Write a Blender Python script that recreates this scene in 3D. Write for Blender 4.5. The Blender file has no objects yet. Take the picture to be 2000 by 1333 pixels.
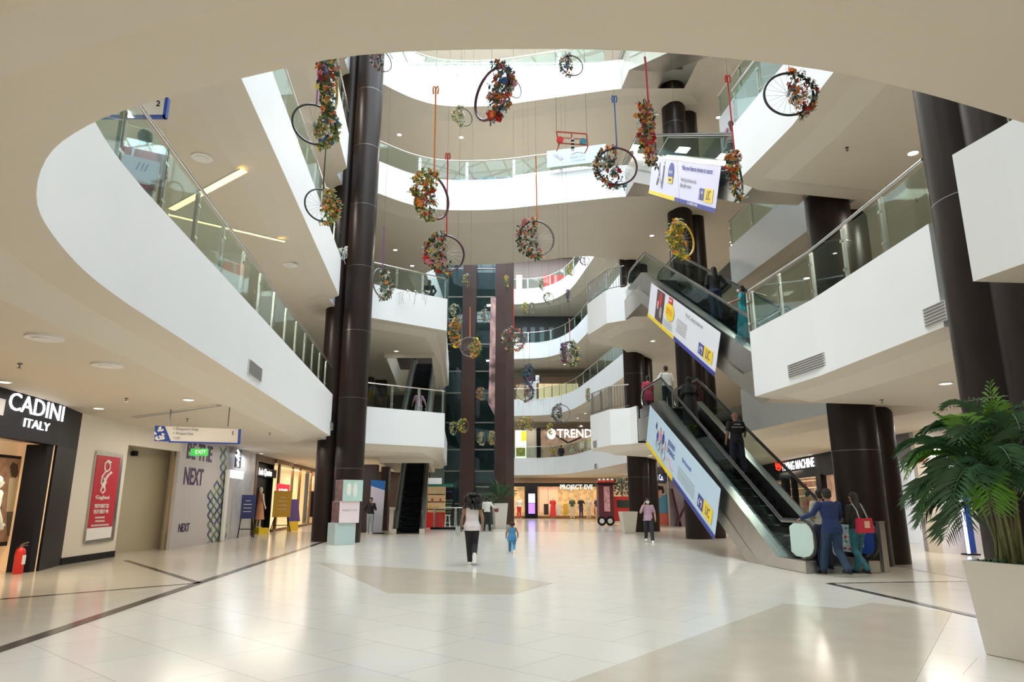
import bpy, bmesh, math, random
from mathutils import Vector, Matrix
from mathutils.geometry import delaunay_2d_cdt
PI = math.pi
C = bpy.context.scene.collection
SC = bpy.context.scene
# ---------------------------------------------------------------- camera, world, lights, exposure
CAMH = 1.42
FPX = 1320.0
TH = math.atan((981 - 666.5) / FPX)
cd = bpy.data.cameras.new('camera'); cam = bpy.data.objects.new('camera', cd); C.objects.link(cam)
cd.sensor_width = 36; cd.lens = FPX / 2000 * 36; cd.clip_start = .05; cd.clip_end = 300
cam.location = (0, 0, CAMH); cam.rotation_euler = (PI / 2 + TH, 0, 0)
SC.camera = cam
w = bpy.data.worlds.new('world'); SC.world = w; w.use_nodes = True
bg = w.node_tree.nodes['Background']; bg.inputs[0].default_value = (.90, .95, 1, 1); bg.inputs[1].default_value = 7.8
SC.view_settings.view_transform = 'Standard'; SC.view_settings.look = 'None'
SC.view_settings.exposure = 0.12; SC.view_settings.gamma = 1; SC.view_settings.use_curve_mapping = False
try:
    SC.cycles.use_denoising = True
    SC.cycles.max_bounces = 9; SC.cycles.diffuse_bounces = 5; SC.cycles.glossy_bounces = 4; SC.cycles.transparent_max_bounces = 24
    SC.cycles.sample_clamp_indirect = 6; SC.cycles.caustics_reflective = False; SC.cycles.caustics_refractive = False
except Exception:
    pass

def area(name, loc, sx, sy, power, col=(1, .93, .84), rot=(0, 0, 0), portal=False):
    l = bpy.data.lights.new(name, 'AREA'); l.shape = 'RECTANGLE'; l.size = sx; l.size_y = sy; l.energy = power; l.color = col
    if portal: l.cycles.is_portal = True
    o = bpy.data.objects.new(name, l); o.location = loc; o.rotation_euler = rot; C.objects.link(o); return o
area('skylight_portal_near', (0, 15, 25.3), 14, 24, 1, portal=True)
area('skylight_portal_far', (1, 48, 25.3), 13, 26, 1, portal=True)

# ---------------------------------------------------------------- measuring: a point of the photo carried to a known plane of the place
cT, sT = math.cos(TH), math.sin(TH)
def ray(px, py):
    X = (px - 1000) / FPX; Z = (666.5 - py) / FPX
    return Vector((X, cT - Z * sT, sT + Z * cT))
def atz(px, py, z):
    r = ray(px, py); t = (z - CAMH) / r.z; return Vector((r.x * t, r.y * t, z))
def aty(px, py, y):
    r = ray(px, py); t = y / r.y; return Vector((r.x * t, y, CAMH + r.z * t))

# ---------------------------------------------------------------- materials
def mat(name, col, rough=.5, metal=0, emit=None, es=0, spec=.5, noise=0, nscale=8, alpha=1, coat=0):
    m = bpy.data.materials.new(name); m.use_nodes = True; nt = m.node_tree; b = nt.nodes['Principled BSDF']
    b.inputs['Base Color'].default_value = (*col, 1); b.inputs['Roughness'].default_value = rough; b.inputs['Metallic'].default_value = metal
    b.inputs['Specular IOR Level'].default_value = spec; b.inputs['Coat Weight'].default_value = coat
    if emit: b.inputs['Emission Color'].default_value = (*emit, 1); b.inputs['Emission Strength'].default_value = es
    if noise:
        tc = nt.nodes.new('ShaderNodeTexCoord'); n = nt.nodes.new('ShaderNodeTexNoise'); n.inputs['Scale'].default_value = nscale
        r = nt.nodes.new('ShaderNodeValToRGB'); nt.links.new(tc.outputs['Object'], n.inputs['Vector']); nt.links.new(n.outputs['Fac'], r.inputs['Fac'])
        r.color_ramp.elements[0].position = .3; r.color_ramp.elements[1].position = .7
        r.color_ramp.elements[0].color = (*[c * (1 - noise) for c in col], 1); r.color_ramp.elements[1].color = (*[min(1, c * (1 + noise)) for c in col], 1)
        nt.links.new(r.outputs['Color'], b.inputs['Base Color'])
    return m
def glass_mat(name, tint, refl=.12, rough=.02, fr=.16):
    m = bpy.data.materials.new(name); m.use_nodes = True; nt = m.node_tree; nt.nodes.clear()
    o = nt.nodes.new('ShaderNodeOutputMaterial'); t = nt.nodes.new('ShaderNodeBsdfTransparent'); g = nt.nodes.new('ShaderNodeBsdfGlossy')
    t.inputs[0].default_value = (*tint, 1); g.inputs['Roughness'].default_value = rough; g.inputs['Color'].default_value = (.9, 1, .98, 1)
    f = nt.nodes.new('ShaderNodeFresnel'); f.inputs[0].default_value = 1.5
    mm = nt.nodes.new('ShaderNodeMath'); mm.operation = 'MULTIPLY_ADD'; mm.inputs[1].default_value = fr; mm.inputs[2].default_value = refl * .1
    mx = nt.nodes.new('ShaderNodeMixShader'); nt.links.new(f.outputs[0], mm.inputs[0]); nt.links.new(mm.outputs[0], mx.inputs[0])
    nt.links.new(t.outputs[0], mx.inputs[1]); nt.links.new(g.outputs[0], mx.inputs[2]); nt.links.new(mx.outputs[0], o.inputs[0])
    return m
WHITE = mat('white_paint', (.80, .83, .84), .45, noise=.012, nscale=.7)
WALLW = mat('cream_wall', (.72, .67, .58), .5, noise=.02, nscale=1)
CEIL = mat('ceiling_paint', (.66, .605, .51), .6, noise=.015, nscale=.6)
BROWN = mat('brown_cladding', (.017, .010, .008), .36, noise=.12, nscale=1.3, spec=.26)
BROWN2 = mat('brown_panel', (.040, .016, .013), .4, noise=.15, nscale=1.3)
BLACK = mat('black', (.010, .010, .012), .4, spec=.2)
DARK = mat('dark_facade', (.010, .011, .016), .45, spec=.15)
NAVY = mat('navy', (.02, .03, .12), .4)
STEEL = mat('steel', (.62, .61, .58), .28, metal=1, noise=.05, nscale=3)
TRUSS = mat('brushed_steel_cladding', (.50, .47, .42), .32, metal=.85, noise=.06, nscale=2)
DSTEEL = mat('dark_steel', (.25, .25, .25), .35, metal=.9)
RUBBER = mat('black_rubber', (.012, .012, .012), .4)
GLASS = glass_mat('railing_glass', (.84, .92, .90), .15)
GLASSD = glass_mat('lift_glass', (.34, .50, .52), .35)
GLASSR = glass_mat('roof_glass', (.95, .98, 1), .1)
GLASSS = glass_mat('shop_glass', (.93, .96, .95), .15)
LAMPW = mat('lamp_white', (1, 1, 1), .5, emit=(1, .97, .9), es=9)
LAMPY = mat('lamp_warm', (1, .8, .4), .5, emit=(1, .66, .25), es=2.6)
SIGNW = mat('sign_white', (1, 1, 1), .5, emit=(.95, .97, 1), es=1.25)
SIGNB = mat('sign_glow_blue', (.5, .5, 1), .5, emit=(.45, .45, 1), es=1.5)
SIGNR = mat('sign_red', (.8, .05, .03), .5, emit=(1, .06, .03), es=1.6)
WPLAST = mat('white_plastic', (.82, .82, .80), .4)
POT = mat('planter_white', (.70, .68, .62), .35, noise=.02, nscale=3)
RED = mat('red', (.62, .025, .02), .4)
BLUE = mat('blue', (.02, .08, .42), .4)
YEL = mat('yellow', (.85, .62, .03), .4)
PALE = mat('pale_blue', (.50, .68, .82), .4)
PINK = mat('pink', (.72, .28, .33), .6)
LILAC = mat('lilac_white', (.66, .64, .80), .4)
GREY = mat('grey', (.35, .35, .35), .5)
LGREY = mat('light_grey', (.6, .6, .6), .5)

# floor: big pale tiles with joints and broad beige bands
def floor_mat():
    m = bpy.data.materials.new('floor_tiles'); m.use_nodes = True; nt = m.node_tree; b = nt.nodes['Principled BSDF']; L = nt.links.new
    tc = nt.nodes.new('ShaderNodeTexCoord'); mp = nt.nodes.new('ShaderNodeMapping'); mp.inputs['Rotation'].default_value = (0, 0, math.radians(41))
    L(tc.outputs['Object'], mp.inputs['Vector'])
    br = nt.nodes.new('ShaderNodeTexBrick'); br.offset = 0.5; br.inputs['Scale'].default_value = 1; br.inputs['Brick Width'].default_value = 1.2; br.inputs['Row Height'].default_value = .8
    br.inputs['Mortar Size'].default_value = .0035; br.inputs['Mortar Smooth'].default_value = .1
    br.inputs['Color1'].default_value = (.68, .65, .58, 1); br.inputs['Color2'].default_value = (.71, .68, .605, 1); br.inputs['Mortar'].default_value = (.40, .38, .33, 1)
    L(mp.outputs[0], br.inputs['Vector'])
    n = nt.nodes.new('ShaderNodeTexNoise'); n.inputs['Scale'].default_value = 1.1; n.inputs['Detail'].default_value = 6; L(tc.outputs['Object'], n.inputs['Vector'])
    mx = nt.nodes.new('ShaderNodeMix'); mx.data_type = 'RGBA'; mx.blend_type = 'MULTIPLY'; mx.inputs[0].default_value = .06
    L(br.outputs['Color'], mx.inputs[6]); L(n.outputs['Color'], mx.inputs[7]); L(mx.outputs[2], b.inputs['Base Color'])
    b.inputs['Roughness'].default_value = .17; b.inputs['Specular IOR Level'].default_value = .42
    return m
FLOOR = floor_mat()
FLOORB = mat('beige_tiles', (.56, .50, .40), .16, noise=.04, nscale=2, spec=.42)
FLOORA = mat('aisle_tiles', (.58, .54, .46), .15, noise=.04, nscale=2, spec=.45)
FLINE = mat('dark_granite', (.06, .05, .045), .18, noise=.1, nscale=20)
UPFLOOR = mat('upper_floor', (.55, .52, .46), .25)

# ---------------------------------------------------------------- mesh builder
class M:
    def __init__(s): s.v = []; s.f = []; s.m = []
    def add(s, vs, fs, mi=0):
        o = len(s.v); s.v += [tuple(v) for v in vs]; s.f += [tuple(i + o for i in f) for f in fs]; s.m += [mi] * len(fs); return s
    def box(s, c, d, rz=0, mi=0, rot=None):
        R = rot or Matrix.Rotation(rz, 3, 'Z'); c = Vector(c); x, y, z = [q / 2 for q in d]
        vs = [c + R @ Vector((a * x, b * y, e * z)) for a in (-1, 1) for b in (-1, 1) for e in (-1, 1)]
        return s.add(vs, [(0, 1, 3, 2), (4, 6, 7, 5), (0, 4, 5, 1), (2, 3, 7, 6), (0, 2, 6, 4), (1, 5, 7, 3)], mi)
    def bar(s, a, b, w, h=None, mi=0):
        a = Vector(a); b = Vector(b); d = b - a; L = d.length
        if L < 1e-6: return s
        h = h or w; R = d.to_track_quat('Y', 'Z').to_matrix()
        return s.box((a + b) / 2, (w, L, h), mi=mi, rot=R)
    def tube(s, pts, r, n=8, mi=0, cap=True, closed=False):
        pts = [Vector(p) for p in pts]; k = len(pts); rs = r if isinstance(r, (list, tuple)) else [r] * k; rings = []; up = None
        for i, p in enumerate(pts):
            if closed: d = pts[(i + 1) % k] - pts[i - 1]
            else: d = pts[min(i + 1, k - 1)] - pts[max(i - 1, 0)]
            d = d.normalized() if d.length > 1e-9 else Vector((0, 0, 1))
            if up is None: up = Vector((0, 0, 1)) if abs(d.z) < .9 else Vector((1, 0, 0))
            a = (up - d * up.dot(d)).normalized(); b = d.cross(a); up = a
            rings.append([p + (a * math.cos(t) + b * math.sin(t)) * rs[i] for t in [2 * PI * j / n for j in range(n)]])
        vs = [v for rg in rings for v in rg]; fs = []
        for i in range(k if closed else k - 1):
            q = (i + 1) % k
            for j in range(n): fs.append((i * n + j, i * n + (j + 1) % n, q * n + (j + 1) % n, q * n + j))
        if cap and not closed: fs.append(tuple(range(n))[::-1]); fs.append(tuple((k - 1) * n + j for j in range(n)))
        return s.add(vs, fs, mi)
    def cyl(s, c, r, h, n=24, mi=0, r2=None):
        r2 = r if r2 is None else r2; c = Vector(c)
        vs = [c + Vector((math.cos(2 * PI * j / n) * q, math.sin(2 * PI * j / n) * q, z)) for q, z in ((r, 0), (r2, h)) for j in range(n)]
        fs = [(j, (j + 1) % n, n + (j + 1) % n, n + j) for j in range(n)] + [tuple(range(n))[::-1], tuple(range(n, 2 * n))]
        return s.add(vs, fs, mi)
    def prism(s, poly, z0, z1, mi=0):
        n = len(poly); vs = [(p[0], p[1], z0) for p in poly] + [(p[0], p[1], z1) for p in poly]
        return s.add(vs, [(j, (j + 1) % n, n + (j + 1) % n, n + j) for j in range(n)] + [tuple(range(n))[::-1], tuple(range(n, 2 * n))], mi)
    def slab(s, pts, t, mi=0):     # planar polygon in 3D extruded by vector t
        n = len(pts); pts = [Vector(p) for p in pts]; t = Vector(t)
        return s.add(pts + [p + t for p in pts], [(j, (j + 1) % n, n + (j + 1) % n, n + j) for j in range(n)] + [tuple(range(n))[::-1], tuple(range(n, 2 * n))], mi)
    def ell(s, c, r, n=10, k=7, mi=0, rot=None):
        c = Vector(c); R = rot or Matrix.Identity(3); vs = [c + R @ Vector((0, 0, -r[2]))]; fs = []
        for i in range(1, k):
            ph = -PI / 2 + PI * i / k
            for j in range(n): vs.append(c + R @ Vector((r[0] * math.cos(ph) * math.cos(2 * PI * j / n), r[1] * math.cos(ph) * math.sin(2 * PI * j / n), r[2] * math.sin(ph))))
        vs.append(c + R @ Vector((0, 0, r[2])))
        for j in range(n): fs.append((0, 1 + (j + 1) % n, 1 + j))
        for i in range(k - 2):
            for j in range(n): a = 1 + i * n; fs.append((a + j, a + (j + 1) % n, a + n + (j + 1) % n, a + n + j))
        t = len(vs) - 1; a = 1 + (k - 2) * n
        for j in range(n): fs.append((a + j, a + (j + 1) % n, t))
        return s.add(vs, fs, mi)
    def loft(s, rings, mi=0, cap=True):
        n = len(rings[0]); vs = [v for r in rings for v in r]; fs = []
        for i in range(len(rings) - 1):
            for j in range(n): fs.append((i * n + j, i * n + (j + 1) % n, (i + 1) * n + (j + 1) % n, (i + 1) * n + j))
        if cap: fs.append(tuple(range(n))[::-1]); fs.append(tuple((len(rings) - 1) * n + j for j in range(n)))
        return s.add(vs, fs, mi)
    def mesh(s, name, mats, smooth=False):
        me = bpy.data.meshes.new(name); me.from_pydata(s.v, [], s.f)
        for q in (mats if isinstance(mats, (list, tuple)) else [mats]): me.materials.append(q)
        me.polygons.foreach_set('material_index', s.m)
        if smooth: me.polygons.foreach_set('use_smooth', [True] * len(s.f))
        bm = bmesh.new(); bm.from_mesh(me); bmesh.ops.recalc_face_normals(bm, faces=bm.faces); bm.to_mesh(me); bm.free()
        me.update(); return me
    def build(s, name, mats, parent=None, smooth=False, loc=None):
        o = bpy.data.objects.new(name, s.mesh(name, mats, smooth)); C.objects.link(o)
        if parent: o.parent = parent
        if loc is not None: o.location = loc
        return o
def autosmooth(o, deg=40):
    me = o.data; me.polygons.foreach_set('use_smooth', [True] * len(me.polygons)); me.set_sharp_from_angle(angle=math.radians(deg)); return o
def tag(o, label=None, cat=None, group=None, kind=None):
    if label: o['label'] = label
    if cat: o['category'] = cat
    if group: o['group'] = group
    if kind: o['kind'] = kind
    return o
def empty(name, loc=(0, 0, 0), rz=0, label=None, cat=None, group=None):
    o = bpy.data.objects.new(name, None); C.objects.link(o); o.location = loc; o.rotation_euler = (0, 0, rz); o.empty_display_size = .1
    return tag(o, label, cat, group)
def struct(o): o['kind'] = 'structure'; return o
def copy_tree(o, parent=None):
    c = o.copy(); C.objects.link(c)
    if parent: c.parent = parent
    for ch in list(o.children): copy_tree(ch, c)
    return c
def text(s, size, m, parent=None, name='lettering', mtx=None, depth=.01, align='CENTER', bold=0, sx=1, spacing=1):
    cu = bpy.data.curves.new(name, 'FONT'); cu.body = s; cu.size = size; cu.align_x = align; cu.align_y = 'CENTER'; cu.extrude = depth; cu.offset = bold; cu.space_character = spacing; cu.resolution_u = 3
    t = bpy.data.objects.new(name, cu); me = bpy.data.meshes.new_from_object(t); bpy.data.objects.remove(t); bpy.data.curves.remove(cu)
    me.materials.clear(); me.materials.append(m)
    if sx != 1: me.transform(Matrix.Diagonal((sx, 1, 1, 1)))
    if mtx is not None: me.transform(mtx)
    o = bpy.data.objects.new(name, me); C.objects.link(o)
    if parent: o.parent = parent
    return o
def frame(o, x, n):      # matrix: local x -> x, local z -> n (facing), local y -> up
    x = Vector(x).normalized(); n = Vector(n).normalized(); y = n.cross(x).normalized()
    m = Matrix((x, y, n)).transposed().to_4x4(); m.translation = Vector(o); return m

# ---------------------------------------------------------------- the atrium: outline of the void, level by level
def cr(pts, n=5):
    out = []; k = len(pts)
    for i in range(k - 1):
        p0 = Vector(pts[max(i - 1, 0)]); p1 = Vector(pts[i]); p2 = Vector(pts[i + 1]); p3 = Vector(pts[min(i + 2, k - 1)])
        for j in range(n):
            t = j / n; out.append(tuple(.5 * ((2 * p1) + (p2 - p0) * t + (2 * p0 - 5 * p1 + 4 * p2 - p3) * t * t + (3 * p1 - p0 - 3 * p2 + p3) * t ** 3)))
    out.append(tuple(pts[-1])); return out
NEAR = cr([(5.03, 6.28), (5.1, 5.55), (4.75, 4.75), (4.05, 4.15), (3.16, 3.75), (2.34, 3.43), (1.66, 3.22), (.8, 3.08), (0, 3.05), (-.8, 3.1), (-1.5, 3.3), (-2.1, 3.52), (-2.64, 3.78), (-3.18, 4.2), (-3.74, 4.93), (-4.1, 5.75), (-4.38, 6.7), (-4.55, 7.7)], 4)
LEFT = [(-4.92, 10.9), (-5.3, 14.2), (-6.45, 24.1), (-6.95, 24.6), (-7.0, 26.3)]
FARR = cr([(-4.9, 60.4), (0.2, 60.3), (3.2, 59.4), (4.95, 56), (5.85, 50.2), (6.45, 45), (6.95, 40), (7.0, 36.5)], 5)
RIGHT = [(7.65, 27.0), (7.85, 23), (8.4, 17.6), (8.75, 15.9), (6.1, 15.35), (5.4, 14.9), (5.72, 12.4), (5.78, 8.75), (6.9, 8.6), (6.7, 7.0), (4.9, 6.84)]
LAND_L = [(-6.0, 27.1), (-2.93, 29.4), (-3.62, 36.5), (-4.2, 44.2), (-4.9, 45.0)]
LAND_R = [(5.6, 33.2), (3.75, 31.6), (3.5, 30.2), (4.08, 28.1), (4.83, 27.6), (5.0, 27.0)]
LOOP12 = NEAR + LEFT + LAND_L + FARR + LAND_R + RIGHT
BR = cr([(-5.75, 26.2), (-4.5, 27.35), (-3.1, 27.95), (-.9, 27.95), (1.35, 27.45), (4.2, 26.75), (5.2, 26.6)], 5)
LOOP34 = NEAR + LEFT + BR + [(7.65, 26.6)] + RIGHT[1:]
FARL = cr([(-4.9, 36.5), (-3.7, 35.35), (-1.5, 35.1), (0, 34.85), (2, 34.3), (4.06, 33.8), (5.56, 34.7), (7.0, 36.5)], 4)
LOOPF = FARL[:-1] + FARR[::-1]
ESCL = [(-6.3, 33.2), (-4.02, 33.2), (-5.0, 43.5), (-7.3, 43.5)]
def area2(p): return sum(p[i - 1][0] * p[i][1] - p[i][0] * p[i - 1][1] for i in range(len(p))) / 2
def outward(loop, d):     # moves every point away from the void by d
    p = [Vector(q[:2]) for q in loop]; n = len(p); s = 1 if area2(p) > 0 else -1; out = []
    for i in range(n):
        a = (p[i] - p[i - 1]); b = (p[(i + 1) % n] - p[i]); a.normalize(); b.normalize()
        na = Vector((a.y, -a.x)) * s; nb = Vector((b.y, -b.x)) * s; m = (na + nb)
        if m.length < .2: m = na
        m.normalize(); k = min(1 / max(m.dot(na), .3), 1.8); out.append(tuple(p[i] + m * d * k))
    return out
def inside(pt, poly):
    x, y = pt; r = False; j = len(poly) - 1
    for i in range(len(poly)):
        xi, yi = poly[i][:2]; xj, yj = poly[j][:2]
        if (yi > y) != (yj > y) and x < (xj - xi) * (y - yi) / (yj - yi) + xi: r = not r
        j = i
    return r
def plate(outer, holes, z, name, m):
    vs = []; ed = []
    for lp in [outer] + holes:
        o = len(vs); vs += [Vector(p[:2]) for p in lp]; ed += [(o + i, o + (i + 1) % len(lp)) for i in range(len(lp))]
    v, e, f, *_ = delaunay_2d_cdt(vs, ed, [], 0, 1e-5)
    fs = []
    for t in f:
        c = sum((v[i] for i in t), Vector((0, 0))) / len(t)
        if not any(inside(c, h) for h in holes): fs.append(t)
    mm = M(); mm.add([(q.x, q.y, z) for q in v], fs); return mm.build(name, m)
XW, XE, YS, YN = -16.0, 19.0, -7.0, 66.0
OUT = [(XW, YS), (XE, YS), (XE, YN), (XW, YN)]
ZB = {1: 3.7, 2: 8.9, 3: 14.1, 4: 19.3}
def ribbon(mm, a, b, za, zb, mi=0, skip=()):
    n = len(a)
    for i in range(n):
        if i in skip: continue
        j = (i + 1) % n; mm.add([(a[i][0], a[i][1], za), (a[j][0], a[j][1], za), (b[j][0], b[j][1], zb), (b[i][0], b[i][1], zb)], [(0, 1, 2, 3)], mi)
def level(n, loops, lows):
    zb = ZB[n]; zf = zb + .95; zt = zb + 1.48
    holes_c = []; holes_f = []
    for lp in loops:
        fa = M(); i12 = outward(lp, .12)
        # the edge where the escalators land has no upstand: parapet points between y 26.5 and 27.6 right of x 4.9, and the escalator foot at y ~15
        skip = [i for i in range(len(lp)) if n > 0 and ((lp[i][0] > 4.9 and 26.2 < lp[i][1] < 27.1 and lp[(i + 1) % len(lp)][0] > 7.2) or (abs(lp[i][1] - 15.9) < .2 and lp[i][0] > 8))]
        ribbon(fa, lp, lp, zb, zt, skip=skip); ribbon(fa, lp, i12, zt, zt, skip=skip); ribbon(fa, i12, i12, zt, zf, skip=skip)
        struct(autosmooth(fa.build('wall_fascia', WHITE), 25))
        a = outward(lp, .5); b = outward(lp, .95)
        for i, q_ in enumerate(lp):
            if q_ in LAND_L[2:4]: a[i] = tuple(Vector(q_).lerp(Vector(a[i]), .3)); b[i] = tuple(Vector(q_).lerp(Vector(b[i]), .3))
        co = M(); ribbon(co, lp, a, zb, zb - .02); ribbon(co, a, b, zb - .02, zb - .2)
        struct(autosmooth(co.build('ceiling_cove', CEIL), 25)); holes_c.append(b); holes_f.append(lp)
    for lp in lows:
        fa = M(); ribbon(fa, lp, lp, zb - .45, zf); i3 = outward(lp, .12); ribbon(fa, lp, i3, zb - .45, zb - .45); ribbon(fa, i3, i3, zb - .45, zb - .19)
        struct(fa.build('wall_fascia', CEIL)); holes_c.append(lp); holes_f.append(lp)
    struct(plate(OUT, holes_c, zb - .2, 'ceiling', CEIL)); struct(plate(OUT, holes_f, zf, 'floor', UPFLOOR))
level(1, [LOOP12], [ESCL]); level(2, [LOOP12], [ESCL]); level(3, [LOOP34, LOOPF], []); level(4, [LOOP34, LOOPF], [])

# ground floor
g = M(); g.add([(XW, YS, 0), (XE, YS, 0), (XE, YN, 0), (XW, YN, 0)], [(0, 1, 2, 3)]); struct(g.build('floor', FLOOR))
def patch(pts, m, z=.004, name='floor_band'):
    q = M(); q.slab([(p[0], p[1], 0.0005) for p in pts], (0, 0, z)); return struct(q.build(name, m))
patch([(XW, 3), (-4.62, 3), (-5.05, 7.2), (-5.62, 12.8), (-6.84, 25.4), (-7.6, 34), (XW, 34)], FLOORA)
patch([(XE, 5), (6.6, 5), (5.95, 9.2), (5.72, 12.9), (8.6, 13.2), (8.9, 30), (XE, 30)], FLOORA)
patch([(-4.66, 16.98), (-1.96, 11.4), (0, 11.28), (.73, 12.8), (-.63, 14.59)], FLOORB, .003)
patch([(.18, 5.6), (3.89, 10.29), (4.54, 9.82), (5.2, 10.4), (5.8, 9.5), (3.0, 5.6)], FLOORB, .003)
patch([(-5.3, 34), (7.3, 34), (7.6, 60), (-5.3, 60)], FLOORA, .003)
def fline(pts, w=.13):
    for a, b in zip(pts, pts[1:]):
        a = Vector(a); b = Vector(b); d = (b - a).normalized(); nn = Vector((-d.y, d.x)) * w / 2
        patch([a - nn, b - nn, b + nn, a + nn], FLINE, .006, 'trim_1')
fline([(-4.62, 3), (-5.05, 7.2), (-5.62, 12.8), (-6.84, 25.4)], .17)
fline([(-5.62, 12.8), (-9.6, 17.6)]); fline([(-5.62, 12.8), (-7.64, 10.71), (-9.3, 9.2)])
fline([(5.66, 12.75), (5.9, 9.2), (6.5, 5)]); fline([(5.66, 12.75), (10.5, 13.3)], .08)

# outer walls of the storeys above and behind
for nm, pts in (('wall_left', [(XW, YS), (XW, YN)]), ('wall_right', [(XE, YS), (XE, YN)]), ('wall_back', [(XW, YN), (XE, YN)]), ('wall_front', [(XW, YS), (XE, YS)])):
    q = M(); a, b = pts; q.add([(*a, 0), (*b, 0), (*b, 25.2), (*a, 25.2)], [(0, 1, 2, 3)]); struct(q.build(nm, WALLW))
# roof ring and glazed roof
ROOFL = [(-8.5, 2), (9.5, 2), (9.5, 29), (-8.5, 29)]; ROOFF = [(-6.5, 33), (8.5, 33), (8.5, 62), (-6.5, 62)]
struct(plate(OUT, [ROOFL, ROOFF], 25.2, 'ceiling', CEIL))
def roof(x0, x1, y0, y1):
    q = M(); n = 14; 
    rise = lambda x: 25.25 + 1.6 * (1 - ((x - (x0 + x1) / 2) / ((x1 - x0) / 2)) ** 2)
    xs = [x0 + (x1 - x0) * i / n for i in range(n + 1)]
    gm = M()
    for i in range(n): gm.add([(xs[i], y0, rise(xs[i])), (xs[i + 1], y0, rise(xs[i + 1])), (xs[i + 1], y1, rise(xs[i + 1])), (xs[i], y1, rise(xs[i]))], [(0, 1, 2, 3)])
    struct(gm.build('window_1', GLASSR))
    for x in xs: q.bar((x, y0, rise(x) - .05), (x, y1, rise(x) - .05), .07, .12)
    y = y0
    while y <= y1 + .01:
        for i in range(n): q.bar((xs[i], y, rise(xs[i]) - .1), (xs[i + 1], y, rise(xs[i + 1]) - .1), .06, .12)
        q.bar((x0, y, 25.1), (x1, y, 25.1), .05); y += (y1 - y0) / 12
    struct(q.build('window_frame', WPLAST))
roof(-8.5, 9.5, 2, 29); roof(-6.5, 8.5, 33, 62)

# brown round columns, each the full height of the atrium, each with a shorter partner
def column(x, y, x2, y2, lab, z1=25.1, segs=True):
    t = empty('column', (x, y, 0), 0, lab, 'column')
    q = M(); q.cyl((0, 0, 0), .535, z1, 40); autosmooth(q.build('shaft', BROWN, t))
    j = M()
    for z in (2.6, 5.2, 7.8, 10.4, 13, 15.6, 18.2): j.cyl((0, 0, z), .538, .012, 40)
    j.build('joint_ring', DSTEEL, t)
    q = M(); q.cyl((x2 - x, y2 - y, 0), .47, 25.1, 36); autosmooth(q.build('side_shaft', BROWN, t))
    return t
column(-6.02, 25.4, -6.95, 26.0, 'tall brown round column with stacked poster boxes at its foot, left of the hall')
column(6.05, 8.1, 5.95, 7.25, 'thick brown round column behind the potted palm, nearest on the right')
column(8.25, 16.4, 9.0, 16.9, 'brown round column right behind the foot of the long escalator')
column(7.45, 27.9, 8.2, 28.5, 'brown round column rising behind the upper end of the escalators')
column(6.3, 34.3, 6.9, 34.9, 'far brown round column beside the masked woman')

# ---------------------------------------------------------------- ceiling lights, sprinklers, vents
def downlight(px, py, z, lab, watt=28, r=.11, light=True):
    p = atz(px, py, z - .001); t = empty('downlight', p, 0, lab, 'ceiling light', 'recessed downlights')
    q = M(); q.cyl((0, 0, -.012), r, .01, 20); q.build('lens', LAMPW, t)
    q = M(); q.tube([(math.cos(a) * r, math.sin(a) * r, -.012) for a in [2 * PI * i / 20 for i in range(20)]], .016, 6, closed=True); q.build('rim', WPLAST, t)
C1, C2, C3, C4 = 3.5, 8.7, 13.9, 19.1
for px, py, z, lab in [
    (8, 745, C1, 'round downlight at the left edge above the black shop sign'), (193, 797, C1, 'round downlight in front of the cream wall beside the black shop sign'),
    (368, 780, C1, 'round downlight above the hanging white direction sign'), (510, 886, C1, 'round downlight above the dark dress shop entrance'),
    (577, 905, C1, 'round downlight above the glass shop front with brown frames'), (622, 917, C1, 'round downlight farthest along the left aisle ceiling'),
    (1847, 748, C1, 'round downlight beside the thick right column above the palm'), (1270, 890, C1, 'round downlight above the tall poster of a bearded man'),
    (1583, 888, C1, 'round downlight above the black sign with the red emblem'),
    (774, 686, C2, 'round downlight above the small left landing, first upper floor'), (1275, 666, C2, 'round downlight under the second floor beside the middle escalator banner'),
    (1575, 543, C2, 'round downlight seen through the right glass railing near its end'),
    (1716, 462, C3, 'round downlight seen above the right glass railing, upper of two'), (1688, 481, C2, 'round downlight seen through the right glass railing beside the column'),
    (772, 488, C3, 'round downlight above the second floor landing beside the tall column'), (1273, 460, C3, 'round downlight beside the yellow wheel'),
    (805, 519, C3, 'round downlight above the second floor landing railing'), (780, 263, C4, 'round downlight under the top floor, left of two'),
    (901, 268, C4, 'round downlight under the top floor, right of two'), (1403, 229, C4, 'round downlight beside the upper brown column'),
    (1783, 298, C2, 'bright round downlight beside the thick column near the right edge'), (1241, 297, C4, 'round downlight behind the wheel with orange flowers')]:
    downlight(px, py, z, lab)
for px, py, lab in [(1135, 831, 'far downlight above the lit shop on the first upper floor'), (1128, 817, 'far downlight above the letters of the first floor shop'), (1143, 808, 'far downlight right of the letters, first upper floor'),
                    (1103, 712, 'far downlight above the warm lit second floor shop'), (1119, 706, 'far downlight under the third floor near the curve')]:
    downlight(px, py, 8.7 if py > 760 else 13.9, lab)
def sprinkler(px, py, z, lab):
    t = empty('sprinkler', atz(px, py, z), 0, lab, 'sprinkler', 'ceiling sprinklers')
    q = M(); q.cyl((0, 0, -.02), .035, .02, 12); q.build('escutcheon', DSTEEL, t); q = M(); q.tube([(0, 0, 0), (0, 0, -.07)], .012, 6); q.cyl((0, 0, -.08), .03, .006, 10); q.build('nozzle', DSTEEL, t)
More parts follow.
